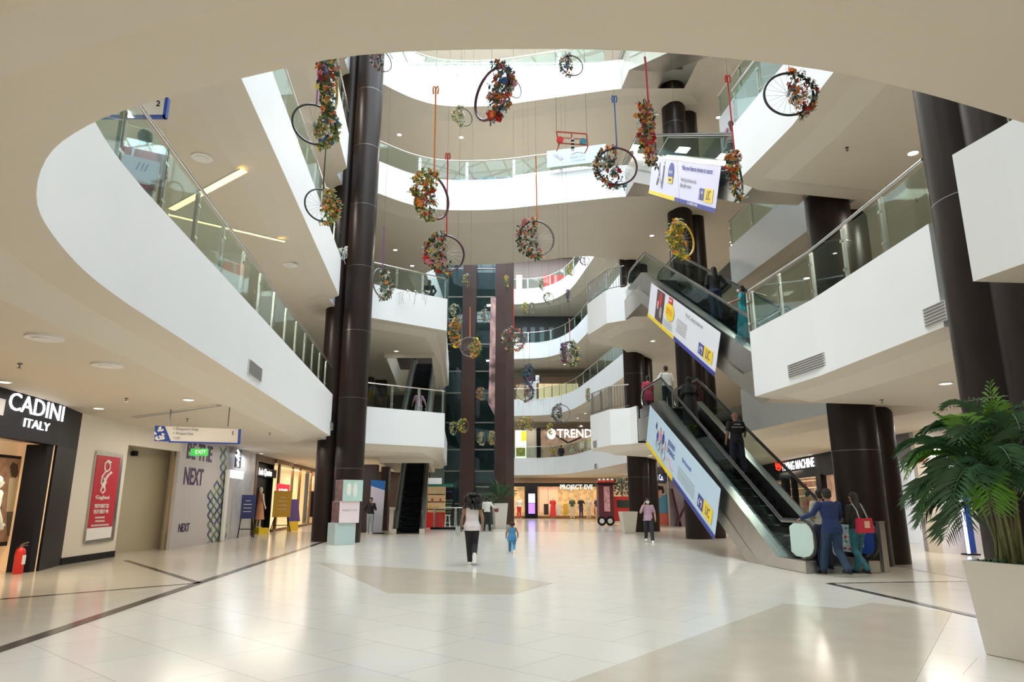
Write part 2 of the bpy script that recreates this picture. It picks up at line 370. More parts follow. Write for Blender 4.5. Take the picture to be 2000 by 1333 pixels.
for px, py, z, lab in [(39, 710, C1, 'ceiling sprinkler left of the aisle'), (247, 778, C1, 'ceiling sprinkler above the red poster'), (366, 818, C1, 'ceiling sprinkler above the direction sign'),
                       (527, 846, C1, 'ceiling sprinkler between direction sign and column'), (1722, 781, C1, 'ceiling sprinkler left of the palm'), (1654, 288, C2, 'ceiling sprinkler high at the right'), (1790, 388, C2, 'ceiling sprinkler beside the thick right column')]:
    sprinkler(px, py, z, lab)
def disc(px, py, z, lab, r=.22):
    t = M(); t.cyl((0, 0, -.03), r, .03, 28); t.cyl((0, 0, -.045), r * .6, .02, 24); tag(t.build('ceiling_speaker', WPLAST, loc=atz(px, py, z)), lab, 'ceiling speaker', 'round ceiling speakers')
disc(87, 658, C1, 'round white ceiling speaker, nearest at the left'); disc(210, 712, C1, 'round white ceiling speaker further along the left aisle'); disc(395, 307, C2, 'round ceiling speaker above the man in pink'); disc(567, 517, C2, 'round ceiling speaker beside the long left railing')
# slot lights and slots in the left ceilings
def slot(a, b, z, m, name, lab, wd=.09):
    p = atz(*a, z); q = atz(*b, z); d = (q - p).normalized(); o = M(); o.bar(p - Vector((0, 0, .012)), q - Vector((0, 0, .012)), wd, .024)
    f = M(); s = Vector((-d.y, d.x, 0)) * (wd / 2 + .015)
    for k in (-1, 1): f.bar(p + s * k - Vector((0, 0, .015)), q + s * k - Vector((0, 0, .015)), .02, .03)
    t = empty(name, p, 0, lab, 'strip light' if m is LAMPY else 'air slot')
    for bb, nm, mm in ((o, 'diffuser', m), (f, 'frame', WPLAST)):
        c = bb.build(nm, mm, t); c.matrix_parent_inverse = Matrix.Translation(-p)
slot((335, 408), (476, 332), C2, LAMPY, 'slot_light', 'glowing amber strip light in the ceiling behind the left railing', .16)
slot((330, 418), (557, 471), C2, LAMPY, 'slot_light', 'thin amber strip light running beside the left railing', .1)
slot((1006, 514), (1078, 527), 25.1, LAMPY, 'slot_light', 'pale strip light in the far ceiling above the lift', .3)
slot((263, 815), (428, 791), C1, GREY, 'slot_vent', 'long dark air slot in the ceiling above the direction sign', .12)
def vent(px, py, w_, h_, a, b, lab, off=.02):     # grille on the vertical plane through a-b
    p = onplane(px, py, a, b); d = (Vector(b) - Vector(a)).normalized(); d3 = Vector((d.x, d.y, 0)); t = empty('vent_grille', p, math.atan2(d.y, d.x), lab, 'vent', 'air grilles in the white fascias')
    q = M(); q.box((0, 0, 0), (w_, .05, h_)); q.build('frame', LGREY, t)
    q = M(); n = int(h_ / .04)
    for i in range(n): q.box((0, 0, -h_ / 2 + (i + .5) * h_ / n), (w_ - .06, .07, .012))
    q.build('louvre', DSTEEL, t)
def onplane(px, py, a, b):
    r = ray(px, py); n = Vector((b[1] - a[1], a[0] - b[0])); t = n.dot(Vector(a[:2])) / n.dot(Vector((r.x, r.y))); return Vector((r.x * t, r.y * t, CAMH + r.z * t))
vent(497, 725, 1.05, .28, (-4.92, 10.9), (-6.45, 24.1), 'grey air grille in the long left white fascia'); vent(646, 832, .8, .25, (-4.92, 10.9), (-6.45, 24.1), 'small grey air grille in the left fascia beside the column')
vent(1581, 713, 1.5, .27, (5.4, 14.9), (5.72, 12.4), 'long grey air grille in the right white fascia'); vent(1829, 614, .5, .27, (5.72, 12.4), (5.78, 8.75), 'small grey air grille beside the thick right column')
vent(1163, 868, .45, .3, (3.5, 30.2), (4.08, 28.1), 'small grey air grille in the white landing beside the far shop')
vent(1103, 922, 1.6, .4, (0.2, 60.2), (3.2, 59.3), 'far grey air grille below the first floor shop'); vent(1128, 919, .7, .4, (3.2, 59.3), (4.95, 55.9), 'far grey air grille, short one in the curve'); vent(1164, 911, .8, .35, (5.85, 50.2), (6.4, 45), 'far grey air grille near the white landing')

# added fill: unseen soft area lights on a grid, standing in for the downlights
def row(z, xs, ys, pw, sx=1.0, sy=1.0, col=(1, .90, .78)):
    for x in xs:
        for y in ys: area('aisle_fill', (x, y, z - .07), 1.7 if z < 5 else .6, 1.7 if z < 5 else .6, pw * 1.25, col)
row(C1, (-8.3,), (8, 13.5, 19, 24.5, 30), 50, 1.2, 1.2); row(C1, (-4, 0, 4), (-5, -2.5), 50, 1.2, 1.2); row(C1, (8.9,), (7.5, 12.5), 48, 1.2, 1.2)
row(C1, (10.8,), (19, 25, 31, 37), 90, 1.2, 1.2); row(C1, (-9,), (36, 44, 52), 90, 1.2, 1.2); row(C1, (9.5,), (45, 53), 90, 1.2, 1.2)
for z in (C2, C3, C4): row(z, (-8.8, 9.6), (7, 15, 23), 130, 1.2, 1.2)
for z in (C2, C3, C4): row(z, (10.5,), (33, 42, 52), 110, 1.2, 1.2)
for z in (C3, C4): row(z, (-2, 3), (31,), 110, 1.2, 1.2)

# ---------------------------------------------------------------- railings
def railing(pts, z, lab, group='glass railings of the upper floors', h=.98, step=1.35, bars=False, posts=True, off=.06):
    p = [Vector(q) for q in pts]; L = [0]
    for a, b in zip(p, p[1:]): L.append(L[-1] + (b - a).length)
    n = max(1, round(L[-1] / step))
    def at(s):
        for i in range(len(p) - 1):
            if s <= L[i + 1] + 1e-6: return p[i].lerp(p[i + 1], (s - L[i]) / max(L[i + 1] - L[i], 1e-6))
        return p[-1]
    t = empty('railing', (p[0].x, p[0].y, z), 0, lab, 'railing', group); o = p[0]
    def loc(v, zz): return Vector((v.x - o.x, v.y - o.y, zz))
    hr = M(); hp = [loc(v, h) for v in p]; hr.tube(hp, .026, 8); autosmooth(hr.build('handrail', STEEL, t))
    for i in range(n):
        a = at(L[-1] * i / n); b = at(L[-1] * (i + 1) / n); d = (b - a).normalized()
        if posts:
            q = M()
            nn = Vector((-d.y, d.x)) * .05
            for s in (0, .07):
                q.bar(loc(a + nn + d * s, 0), loc(a + nn + d * s, h - .02), .045, .014)
            q.box(loc(a + nn * .5 + d * .035, .2), (.14, .03, .04), math.atan2(d.y, d.x)); q.box(loc(a + nn * .5 + d * .035, h - .25), (.14, .03, .04), math.atan2(d.y, d.x))
            q.build('post', STEEL, t)
        if bars:
            q = M(); k = max(2, int((b - a).length / .13))
            for j in range(k): v = a.lerp(b, j / k); q.bar(loc(v, .08), loc(v, h), .018)
            q.bar(loc(a, .1), loc(b, .1), .03); q.build('baluster_panel', DSTEEL, t)
        else:
            q = M(); g0 = a + d * .05; g1 = b - d * .02; q.bar(loc(g0, .5 * (h - .12) + .03), loc(g1, .5 * (h - .12) + .03), .014, h - .12); q.build('glass_pane', GLASS, t)
    return t
def inset(pts, d=.06):
    out = []; p = [Vector(q) for q in pts]
    for i in range(len(p)):
        a = p[max(i - 1, 0)]; b = p[min(i + 1, len(p) - 1)]; e = (b - a).normalized(); out.append(p[i] + Vector((-e.y, e.x)) * d)
    return out
ZT = {n: ZB[n] + 1.48 for n in ZB}
LP = [q for q in NEAR if q[0] < -2.6 and q[1] > 3.7] + LEFT[:3]
for n, lab in ((1, 'long glass railing on the left white fascia, first upper floor'), (2, 'glass railing along the left of the second upper floor'), (3, 'glass railing on the left of the third upper floor'), (4, 'glass railing on the left of the top floor')):
    railing(inset(LP if n == 1 else LP[-5:], .06), ZT[n], lab)
railing(inset(LAND_L[:2]), ZT[1], 'glass railing of the small left landing on the first floor', step=1.2); railing(inset(LAND_L[:2]), ZT[2], 'glass railing of the small left landing on the second floor', step=1.2)
LSR = [(-2.97, 29.75), (-3.62, 36.4)]
railing(inset(LSR), ZT[1], 'side railing of the small left landing, first floor'); railing(inset(LSR), ZT[2], 'side railing of the small left landing, second floor')
BRR = [q for q in BR if q[0] < 4.4]
railing(inset(BRR), ZT[3], 'long curved glass railing across the third floor bridge', step=2.0); railing(inset(BRR), ZT[4], 'curved glass railing across the top floor bridge', step=2.0)
RR = [(6.0, 15.3), (5.4, 14.9), (5.72, 12.4), (5.78, 8.75)]
for n, lab in ((1, 'glass railing on the right white fascia, first upper floor'), (2, 'glass railing on the right of the second upper floor'), (3, 'glass railing on the right of the third upper floor')):
    railing(inset(RR[1:], .06), ZT[n], lab)
railing([(6.7, 6.95), (4.95, 6.78), (5.08, 6.25)], ZT[1], 'glass railing on the nearest white block at the right edge')
railing([(5.46, 14.92), (6.0, 15.3)], ZT[1], 'short return railing beside the foot of the middle escalator')
IN = [(7.9, 23), (8.45, 17.6), (8.8, 16.2)]
for n, lab in ((1, 'inner glass railing behind the long escalator'), (2, 'inner railing behind the middle escalator, second floor'), (3, 'inner railing behind the upper escalator, third floor')):
    railing(IN, ZT[n], lab, step=1.6)
FR = [q for q in FARR if q[1] > 38.5 and q[0] > -4][::1]
for n, lab in ((1, 'far curved glass railing in front of the lit first floor shop'), (2, 'far curved railing of the second upper floor'), (3, 'far curved railing with dark panes on the third floor'), (4, 'far curved railing of the top floor')):
    railing(inset(FR, .06), ZT[n], lab, step=2.2)
LRR = [(3.56, 30.2), (4.12, 28.16), (4.83, 27.66)]
railing(LRR, ZT[1], 'barred steel railing of the white landing beside the long escalator', bars=True, step=1.0, group='barred railings of the landings'); railing(LRR, ZT[2], 'barred steel railing of the white landing beside the middle escalator', bars=True, step=1.0, group='barred railings of the landings')
# banner on the bridge railing
bp = aty(1072, 305, 27.2)
t = empty('bridge_banner', (1.75, 27.1, ZT[3] + .1), math.radians(-14), 'pale printed banner tied to the third floor bridge railing', 'banner')
q = M(); q.box((1.1, -.05, .42), (2.6, .012, .8)); q.build('sheet', PALE, t)
text('SERENITY', .16, GREY, t, mtx=frame((1.15, -.062, .36), (1, 0, 0), (0, -1, 0)), depth=.002); text('CHANNEL', .14, GREY, t, mtx=frame((1.2, -.062, .2), (1, 0, 0), (0, -1, 0)), depth=.002)
q = M(); q.bar((.85, -.062, .5), (1.15, -.062, .6), .02); q.bar((1.15, -.062, .6), (1.45, -.062, .5), .02); q.build('roof_logo', GREY, t)
q = M(); q.ell((.25, -.062, .52), (.2, .01, .08), rot=Matrix.Rotation(.6, 3, 'Y')); q.ell((.42, -.062, .4), (.13, .01, .11)); q.build('bird_print', mat('print_grey', (.4, .4, .48), .5), t)

# ---------------------------------------------------------------- escalators
def line(y, y1, H): return min(max((y - y1) * .5774, 0), H)
STEPM = mat('escalator_step', (.075, .08, .085), .7, spec=.1); RIS = mat('escalator_riser', (.02, .022, .025), .8, spec=.0); GLASSB = glass_mat('balustrade_clear', (.72, .78, .77), .02, .02, .10)
def escalator(loc, rz, H, y1, lab, wide=1.6, low=-1.0, ground=True, name='escalator', full=True, extra=2.6):
    t = empty(name, loc, rz, lab, 'escalator', 'escalators'); y2 = y1 + H / .5774; L = y2 + extra; hx = wide / 2; bx = hx - .14
    lo = (lambda y: max(line(y, y1, H) - 1.0, 0 if ground else -.95)); 
    # truss: bottom profile and top profile
    b = [(.35, 0 if ground else -.9)]
    if ground: b += [(y1 + 1.55, 0)]
    else: b += [(y1 - .1, -.95)]
    b += [(y2 + .15, H - .95), (L, H - .95)]
    top = [(L, H - .1), (y2 + .1, H - .1), (y2, H - .42), (y1 + .5, -.13), (.35, -.12)] if not ground else [(L, H - .1), (y2 + .1, H - .1), (y2, H - .42), (y1 + .76, .02), (.35, .01)]
    q = M(); prof = b + top
    q.slab([(-hx, y, z) for y, z in prof], (wide, 0, 0)); q.build('truss_cladding', TRUSS, t)
    for s, nm in ((-1, 'left'), (1, 'right')):
        fz_ = 0 if ground else -.14; prof2 = [(.35, fz_), (y1 + .87 + fz_ * 1.7, fz_), (y2, H - .5), (y2 + .1, H - .14), (L - .35, H - .14)]
        up = [(L - .35, H + .24), (y2 - .05, H + .24), (y1 - .05, .24), (.35, .24)]
        q = M(); q.slab([(s * hx, y, z) for y, z in prof2 + up], (-s * .24, 0, 0)); q.build('skirt_deck', STEEL if s < 0 else STEEL, t)
        # balustrade glass with rounded ends
        def rail(o):
            r = .42 + o; zc = .24 + .42; pts = []
            for i in range(9):
                a = -PI / 2 - PI * i / 8; pts.append((.55 + r * math.cos(a), zc + r * math.sin(a) * (.36 + o) / r * 1.0))
            pts += [(y1 - .1 - .0, zc + .36 + o)] + [(y2 - .1, H + zc + .36 + o)]
            for i in range(9):
                a = PI / 2 - PI * i / 8; pts.append((L - .55 + r * math.cos(a), H + zc + r * math.sin(a) * (.36 + o) / r))
            return pts
        g_ = rail(-.03); q = M(); base = [(y2, H + .22), (y1, .22)]
        q.slab([(s * bx, y, z) for y, z in g_ + base], (-s * .016, 0, 0)); bg_ = q.build('balustrade_glass', GLASSB, t)
        h_ = rail(.02); q = M(); q.tube([(s * (bx - .008 * 1), y, z) for y, z in h_], .038, 8); autosmooth(q.build('handrail', RUBBER, bg_))
        h2 = rail(-.02); q = M(); q.tube([(s * (bx - .008), y, z) for y, z in h2], .02, 6); q.build('handrail_track', STEEL, bg_)
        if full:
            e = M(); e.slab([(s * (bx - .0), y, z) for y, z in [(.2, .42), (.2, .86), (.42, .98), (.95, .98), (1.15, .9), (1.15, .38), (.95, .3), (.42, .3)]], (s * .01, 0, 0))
            if s < 0: e.build('reflection_panel', mat('mint_reflection', (.50, .66, .62), .3), t)  # pale green panel paints in the reflection on the newel glass
    n = int(L / .4)
    for k in range(n):
        y = .6 + k * .4
        if y > L - .5: break
        z = line(y + .05, y1, H); zz = line(y + .45, y1, H); q = M(); q.box((0, y + .2, z - .05), (wide - .56, .40, .06)); q.box((0, y + .01, z - .09), (wide - .56, .02, .2), mi=1)
        for j in range(13): q.box((-(wide - .6) / 2 + (j + .5) * (wide - .6) / 13, y + .2, z - .018), (.03, .4, .008), mi=0)
        q.build('step', (STEPM, RIS), t)
    q = M(); q.box((0, .42, -.005 + .012), (wide - .3, .5, .02)); q.build('comb_plate', STEEL, t)
    return t, L
ERZ = math.atan2(.091, .996); ED = Vector((-math.sin(ERZ), math.cos(ERZ), 0)); EB = Vector((6.8, 14.15, 0))
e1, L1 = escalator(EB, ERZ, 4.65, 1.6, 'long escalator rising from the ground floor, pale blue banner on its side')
e2, L2 = escalator(EB + Vector((0, 0, 4.65)), ERZ, 5.2, 1.9, 'middle escalator from the first floor, white banner with yellow badge', ground=False, full=False)
e3, L3 = escalator(EB + Vector((0, 0, 9.85)), ERZ, 5.2, 2.1, 'upper escalator from the second floor, lilac banner on its side', ground=False, full=False)
e4, L4 = escalator(EB + Vector((0, 0, 15.05)), ERZ, 5.2, 2.1, 'topmost escalator, mostly hidden behind the overhead slab', ground=False, full=False)
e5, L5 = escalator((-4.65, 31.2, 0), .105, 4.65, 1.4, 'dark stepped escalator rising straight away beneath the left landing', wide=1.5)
e6, L6 = escalator((-4.6, 31.0, 4.65), .085, 5.2, 1.6, 'escalator seen behind the first floor railing of the left landing', wide=1.5, ground=False, full=False)
def epos(y, x, base, y1, H): v = EB + ED * y + Vector((math.cos(ERZ), math.sin(ERZ), 0)) * x; v.z = base + line(y + .1, y1, H); return v
# sticker on the inside of the right balustrade of the long escalator
q = M(); q.slab([(.648, y, z) for y, z in [(.22, .45), (.2, .82), (.4, .96), (.95, .96), (.95, .36), (.4, .36)]], (-.012, 0, 0)); q.build('floor_sticker', BLUE, e1)
q = M(); q.slab([(.648, y, z) for y, z in [(.97, .36), (.97, .94), (1.9, .94), (1.9, .36)]], (-.012, 0, 0)); q.build('picture_sticker', mat('sticker_grey', (.42, .5, .52), .4), e1)
q = M(); random.seed(3)
for i in range(26): q.box((.63, random.uniform(1.05, 1.8), random.uniform(.42, .88)), (.004, .07, .05), mi=random.randrange(3))
q.build('sticker_print', (mat('teal', (.02, .3, .33), .4), RED, WPLAST), e1)['kind'] = 'stuff'
text('1', .5, WPLAST, e1, 'numeral', frame((.63, .6, .64), (0, -1, 0), (-1, 0, 0)), .003)
q = M(); q.box((1.0, .5, .5), (.12, .12, 1.0)); q.box((1.0, .5, 1.01), (.14, .14, .03)); q.build('end_bollard', STEEL, e1)

# banners hung on the sides of the three escalators
def banner(px4, base, lab, sheet, kind):
    a, b, c, d = [onplane(x, y, (5.90 - .0, 14.1), (5.90 - .091 * 13, 27.1)) for x, y in px4]   # top-left, bottom-left, top-right, bottom-right
    ax = ((c - a) + (d - b)).normalized(); nrm = Vector((-math.cos(ERZ), -math.sin(ERZ), 0)); up = nrm.cross(ax).normalized()
    W_ = ((c - a).length + (d - b).length) / 2; H_ = ((a - b).length + (c - d).length) / 2; o = b
    mt = frame(o + nrm * .05, ax, nrm); t = empty('escalator_banner', (0, 0, 0), 0, lab, 'banner'); t.matrix_world = mt
    L = lambda x, y: (x * W_, y * H_)
    def rect(x0, y0, x1, y1, m, nm, z=.012, sk=0):
        q = M(); q.slab([(x0 * W_, y0 * H_, z), (x1 * W_, y0 * H_, z), (x1 * W_, y1 * H_, z), (x0 * W_, y1 * H_, z)], (0, 0, .004)); return q.build(nm, m, t)
    def tx(s, x, y, size, m=GREY, sx=1, z=.02): return text(s, size, m, t, mtx=Matrix.Translation((x * W_, y * H_, z)), depth=.002, sx=sx)
    t = rect(0, 0, 1, 1, sheet, 'sheet', 0); rect(0, 0, .46, .1, YEL, 'yellow_strip'); rect(.46, 0, 1, .1, NAVYB, 'navy_strip')
    rect(.79, .2, .855, .46, NAVYB, 'emblem_box'); q = M(); q.box((.905 * W_, .33 * H_, .014), (.1 * W_, .3 * H_, .006)); q.build('logo_badge', YEL, t)
    hand = M(); cx, cy = .822 * W_, .33 * H_
    for k in (-1, 1): hand.tube([(cx + k * .09, cy - .12, .02), (cx + k * .12, cy + .02, .02), (cx + k * .05, cy + .1, .02)], .015, 5)
    hand.ell((cx, cy + .03, .02), (.03, .03, .006)); hand.build('hands_emblem', WPLAST, t)
    tx('LIC', .905, .33, .38, NAVYB, .62)
    if kind == 1:
        tx('JEEVAN', .40, .70, .26, NAVYB, .8); tx('UMANG', .40, .52, .26, NAVYB, .8)
        for k in range(5): rect(.52, .46 - k * .06, .74, .475 - k * .06, GREY, 'small_print', .013)
        tx('Be Insured', .62, .70, .2, BLUE, .9)
        q = M()
        for (x, y, r) in ((.2, .36, .2), (.29, .3, .2)): q.tube([(x * W_ + r * math.cos(i * PI / 8), y * H_ + r * math.sin(i * PI / 8), .02) for i in range(16)], .015, 5, closed=True)
        q.bar((.2 * W_, .36 * H_, .02), (.25 * W_, .55 * H_, .02), .03); q.bar((.25 * W_, .55 * H_, .02), (.29 * W_, .3 * H_, .02), .03); q.build('bicycle_print', GREY, t)
        for x, y, m, s in ((.22, .6, PINK, .13), (.27, .62, NAVYB, .12), (.18, .52, BLUE, .1), (.15, .72, NAVYB, .07), (.31, .5, PINK, .08)):
            q = M(); q.ell((x * W_, y * H_, .016), (s, s * 1.6, .006)); q.ell((x * W_, y * H_ + s * 1.9, .016), (s * .5, s * .55, .006), mi=1); q.build('figure_print', (m, SKINM), t)
        q = M(); q.tube([(W_ * .33, .3 * H_, .02), (W_ * .38, .36 * H_, .02), (W_ * .42, .2 * H_, .02), (W_ * .46, .24 * H_, .02)], .014, 5); q.build('ribbon_print', PINK, t)
    if kind == 2:
        rect(.13, .12, .26, .97, mat('photo_dark', (.10, .06, .06), .4), 'photo_panel')
        for x, y, m, s in ((.165, .55, PINK, .1), (.205, .75, RED, .15), (.22, .4, GREY, .13)):
            q = M(); q.ell((x * W_, y * H_, .022), (s, s * 1.7, .004)); q.build('figure_print', m, t)
        q = M(); q.ell((.36 * W_, .6 * H_, .02), (.48, .3, .006), 20, 8); q.build('yellow_badge', YEL, t); tx('BIMA', .36, .6, .34, mat('amber', (.75, .3, .02), .4), .8, .028)
        q = M(); q.box((.36 * W_, .9 * H_, .02), (.4, .2, .01)); q.build('red_badge', RED, t); tx('NEW', .36, .9, .12, WPLAST, 1, .028)
        tx('My LIC, always beside me', .70, .84, .17, GREY, .85)
        for k in range(6): rect(.48, .58 - k * .06, .62, .60 - k * .06, GREY, 'small_print', .013)
        for k in range(4): rect(.28, .3 - k * .05, .42, .315 - k * .05, GREY, 'small_print', .013)
    if kind == 3:
        q = M(); q.ell((.36 * W_, .68 * H_, .02), (.3, .34, .005), 20, 8); q.build('shield_badge', NAVYB, t); rect(.32, .42, .40, .58, YEL, 'shield_band', .022); tx('CANCER', .36, .7, .13, WPLAST, .8, .03); tx('COVER', .36, .5, .12, NAVYB, .8, .03)
        q = M()
        for pts in ([(.14, .3), (.17, .6), (.15, .8)], [(.17, .55), (.21, .35), (.24, .25)], [(.23, .25), (.24, .6), (.24, .85)]): q.tube([(x * W_, y * H_, .02) for x, y in pts], .03, 5)
        q.ell((.155 * W_, .86 * H_, .02), (.06, .08, .005)); q.ell((.24 * W_, .92 * H_, .02), (.05, .06, .005)); q.build('figure_print', GREY, t)
        tx('Make your finances immune to cancer', .72, .86, .21, NAVYB, .82); tx('Financial protection in the', .63, .58, .18, GREY, .75); tx('fight against cancer', .60, .44, .18, GREY, .75)
        tx('LIC CANCER COVER', .72, .05, .1, WPLAST, 1)
    return t
NAVYB = mat('navy_print', (.04, .05, .28), .4); SKINM = mat('print_skin', (.45, .24, .16), .5)
banner([(1272, 793), (1265, 868), (1413, 958), (1397, 1055)], 0, 'pale blue sloping banner with cycling figures on the long escalator', mat('sheet_blue', (.50, .66, .80), .4), 1)
banner([(1275, 553), (1268, 618), (1411, 650), (1400, 737)], 0, 'white sloping banner with a round yellow badge on the middle escalator', mat('sheet_white', (.72, .74, .80), .4), 2)
banner([(1278, 308), (1270, 378), (1412, 325), (1402, 415)], 0, 'lilac banner with a navy shield on the upper escalator', LILAC, 3)

# ---------------------------------------------------------------- lift tower
t = empty('lift_tower', aty(950, 1010, 45) * 1.0, 0, 'tall glass and brown panelled lift tower in the middle of the far hall', 'lift'); t.location.z = 0; o = t.location
X = lambda px, Y, py=700: aty(px, py, Y).x - o.x
q = M(); q.box(((X(903, 45) + X(929, 45)) / 2, 0, 13), (X(929, 45) - X(903, 45), .6, 26)); q.build('brown_pier', BROWN2, t)
q = M(); q.slab([(X(967, 45), 0, 0), (X(988, 45), 0, 0), (X(1004, 45), .9, 0), (X(1004, 45), 1.5, 0), (X(967, 45), 1.5, 0)], (0, 0, 26)); q.build('brown_pier', BROWN2, t)
q = M(); q.box(((X(875, 46) + X(903, 46)) / 2, .4, 13), (X(903, 46) - X(875, 46), .02, 26)); q.build('glass_wall', GLASSD, t)
q = M(); q.box(((X(929, 46) + X(967, 46)) / 2, .4, 13), (X(967, 46) - X(929, 46), .02, 26)); q.build('glass_wall', GLASSD, t)
q = M(); q.box((X(912, 48), 3.2, 13), (4.9, .2, 26)); q.build('back_wall', mat('lift_back', (.16, .24, .26), .4), t)
for z in (1.3, 3.4, 4.8, 6.6, 8.6, 10.1, 12, 13.8, 15.4, 17.5, 19, 21):
    for cx_, w_ in ((X(889, 46), 1.0), (X(948, 46), 1.3)): q = M(); q.box((cx_, .36, z), (w_, .08, .09)); q.build('glass_frame', DSTEEL, t)
q = M()
for px in (880, 890, 936, 945, 958): q.box((X(px, 47), 1.6, 13), (.06, .06, 26))
q.build('guide_rail', DSTEEL, t)
q = M(); q.box((X(948, 46), 1.2, 9.3), (1.2, 1.3, 2.3)); q.build('lift_car', mat('car_grey', (.25, .3, .32), .3), t)
q = M(); q.slab([(X(955, 45) , -.35, 7.75), (X(967, 45), -.1, 7.0), (X(968, 45), -.1, 15.2), (X(958, 45), -.35, 15.2)], (0, .04, 0)); q.build('sheet', mat('hanging_print', (.42, .27, .27), .5, noise=.8, nscale=1.4), t)

# ---------------------------------------------------------------- helpers for things placed on walls
def adopt(o, t): o.parent = t; o.matrix_parent_inverse = Matrix.Translation(-t.location); return o
def at(px, py, d): return Vector((0, 0, CAMH)) + ray(px, py) * d
class Wall:                       # a vertical plane through plan points a-b, seen from the hall
    def __init__(s, a, b):
        s.a = Vector(a); s.b = Vector(b); d = (s.b - s.a).normalized(); s.d = Vector((d.x, d.y, 0)); n = Vector((-d.y, d.x, 0)); m = (s.a + s.b) / 2
        s.n = n if n.dot(Vector((-m.x, -m.y, 0))) > 0 else -n
        if s.n.cross(s.d).z < 0 and False: pass
        s.xd = s.d if s.n.cross(s.d).z > 0 or True else -s.d
        up = Vector((0, 0, 1)); s.x = up.cross(s.n).normalized()      # reading direction
    def p(s, px, py, off=0): return onplane(px, py, s.a[:] if off == 0 else (s.a + Vector(s.n[:2]) * off)[:], s.b[:] if off == 0 else (s.b + Vector(s.n[:2]) * off)[:])
    def poly(s, pts, name, m, t=None, off=0, th=.02, kind=None):
        q = M(); q.slab([s.p(x, y, off) for x, y in pts], s.n * th); o = q.build(name, m)
        if t: adopt(o, t)
        return o
    def rect(s, pa, pb, name, m, t=None, off=0, th=.02):   # upright rectangle from two opposite corners in the photo
        A = s.p(*pa, off); B = s.p(*pb, off); q = M(); q.slab([(A.x, A.y, A.z), (B.x, B.y, A.z), (B.x, B.y, B.z), (A.x, A.y, B.z)], s.n * th); o = q.build(name, m)
        if t: adopt(o, t)
        return o
    def text(s, body, pa, pb, m, t=None, off=.03, name='lettering', depth=.01, bold=0):   # lettering fitted between two photo points (left end, right end) at the height of their middle
        A = s.p(*pa, off); B = s.p(*pb, off); w_ = (Vector((B.x, B.y)) - Vector((A.x, A.y))).length; c = (A + B) / 2
        o = text(body, 1, m, None, name, None, depth, bold=bold); xs = [v.co.x for v in o.data.vertices]; ys = [v.co.y for v in o.data.vertices]
        h = getattr(s, 'th', .3); sx = w_ / (max(xs) - min(xs)); sy = h / (max(ys) - min(ys)); cx = (max(xs) + min(xs)) / 2; cy = (max(ys) + min(ys)) / 2
        o.data.transform(Matrix.Translation((-cx, -cy, 0))); o.data.transform(Matrix.Diagonal((sx, sy, 1, 1))); o.data.transform(frame(c, s.x, s.n))
        if t: adopt(o, t)
        return o
def wall_panel(w, pts, m, name='wall_left', off=0, th=.1): return struct(w.poly(pts, name, m, None, off, th))
def vwall(a, b, z0, z1, m, name): q = M(); q.add([(*a, z0), (*b, z0), (*b, z1), (*a, z1)], [(0, 1, 2, 3)]); return struct(q.build(name, m))

# ---------------------------------------------------------------- left side shops
A1 = (-9.15, 10.0); A2 = (-9.93, 14.9); A3 = (-10.38, 16.3); A4 = (-10.55, 18.75)
W1 = Wall(A1, A2); W2 = Wall(A2, A3); W3 = Wall(A3, A4)
LIT = mat('lit_cream', (.80, .62, .42), .5, emit=(1, .62, .32), es=.22)  # these shop tones emit a little, standing in for interior lighting
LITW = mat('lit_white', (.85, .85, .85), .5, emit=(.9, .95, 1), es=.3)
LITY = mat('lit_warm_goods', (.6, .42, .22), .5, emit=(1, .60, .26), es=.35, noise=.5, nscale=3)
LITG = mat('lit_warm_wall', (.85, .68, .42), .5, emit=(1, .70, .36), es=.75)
OFFW = mat('suit_white', (.72, .74, .68), .7); SKINL = mat('mannequin_skin', (.74, .66, .52), .45)
shop = empty('shop', (A2[0], A2[1], 0), 0, 'black shop front with glowing white letters CADINI ITALY at the left edge', 'shop front')
q = M(); q.slab([(-8.6, 7, 2.62), (A2[0], A2[1], 2.62), (A3[0], A3[1], 2.62), (A3[0], A3[1], 3.5), (A2[0], A2[1], 3.5), (-8.6, 7, 3.5)], (-.25, 0, 0)); SB = adopt(q.build('sign_board', DARK), shop)
q = M(); q.prism([(A2[0], A2[1]), (A3[0], A3[1]), (A3[0] - .5, A3[1]), (A2[0] - .6, A2[1])], 0, 2.62); adopt(q.build('black_pillar', BLACK), shop)
q = M(); q.prism([(A2[0] - .05, A2[1] - .25), (A2[0] - .05, A2[1]), (A2[0] - .5, A2[1]), (A2[0] - .5, A2[1] - .25)], 0, 2.62); adopt(q.build('inner_jamb', DARK), shop)
W1.th = .34; W1.text('CADINI', (18, 786), (125, 806), SIGNW, SB, .03); W1.th = .17; W1.text('ITALY', (47, 826), (97, 835), SIGNW, SB, .03)
W1.rect((-14, 775), (4, 812), 'logo_plate', LGREY, shop, .02)
area('cadini_window_lamp', (-9.9, 12.6, 2.5), 1.0, 2.6, 55, (1, .78, .5))
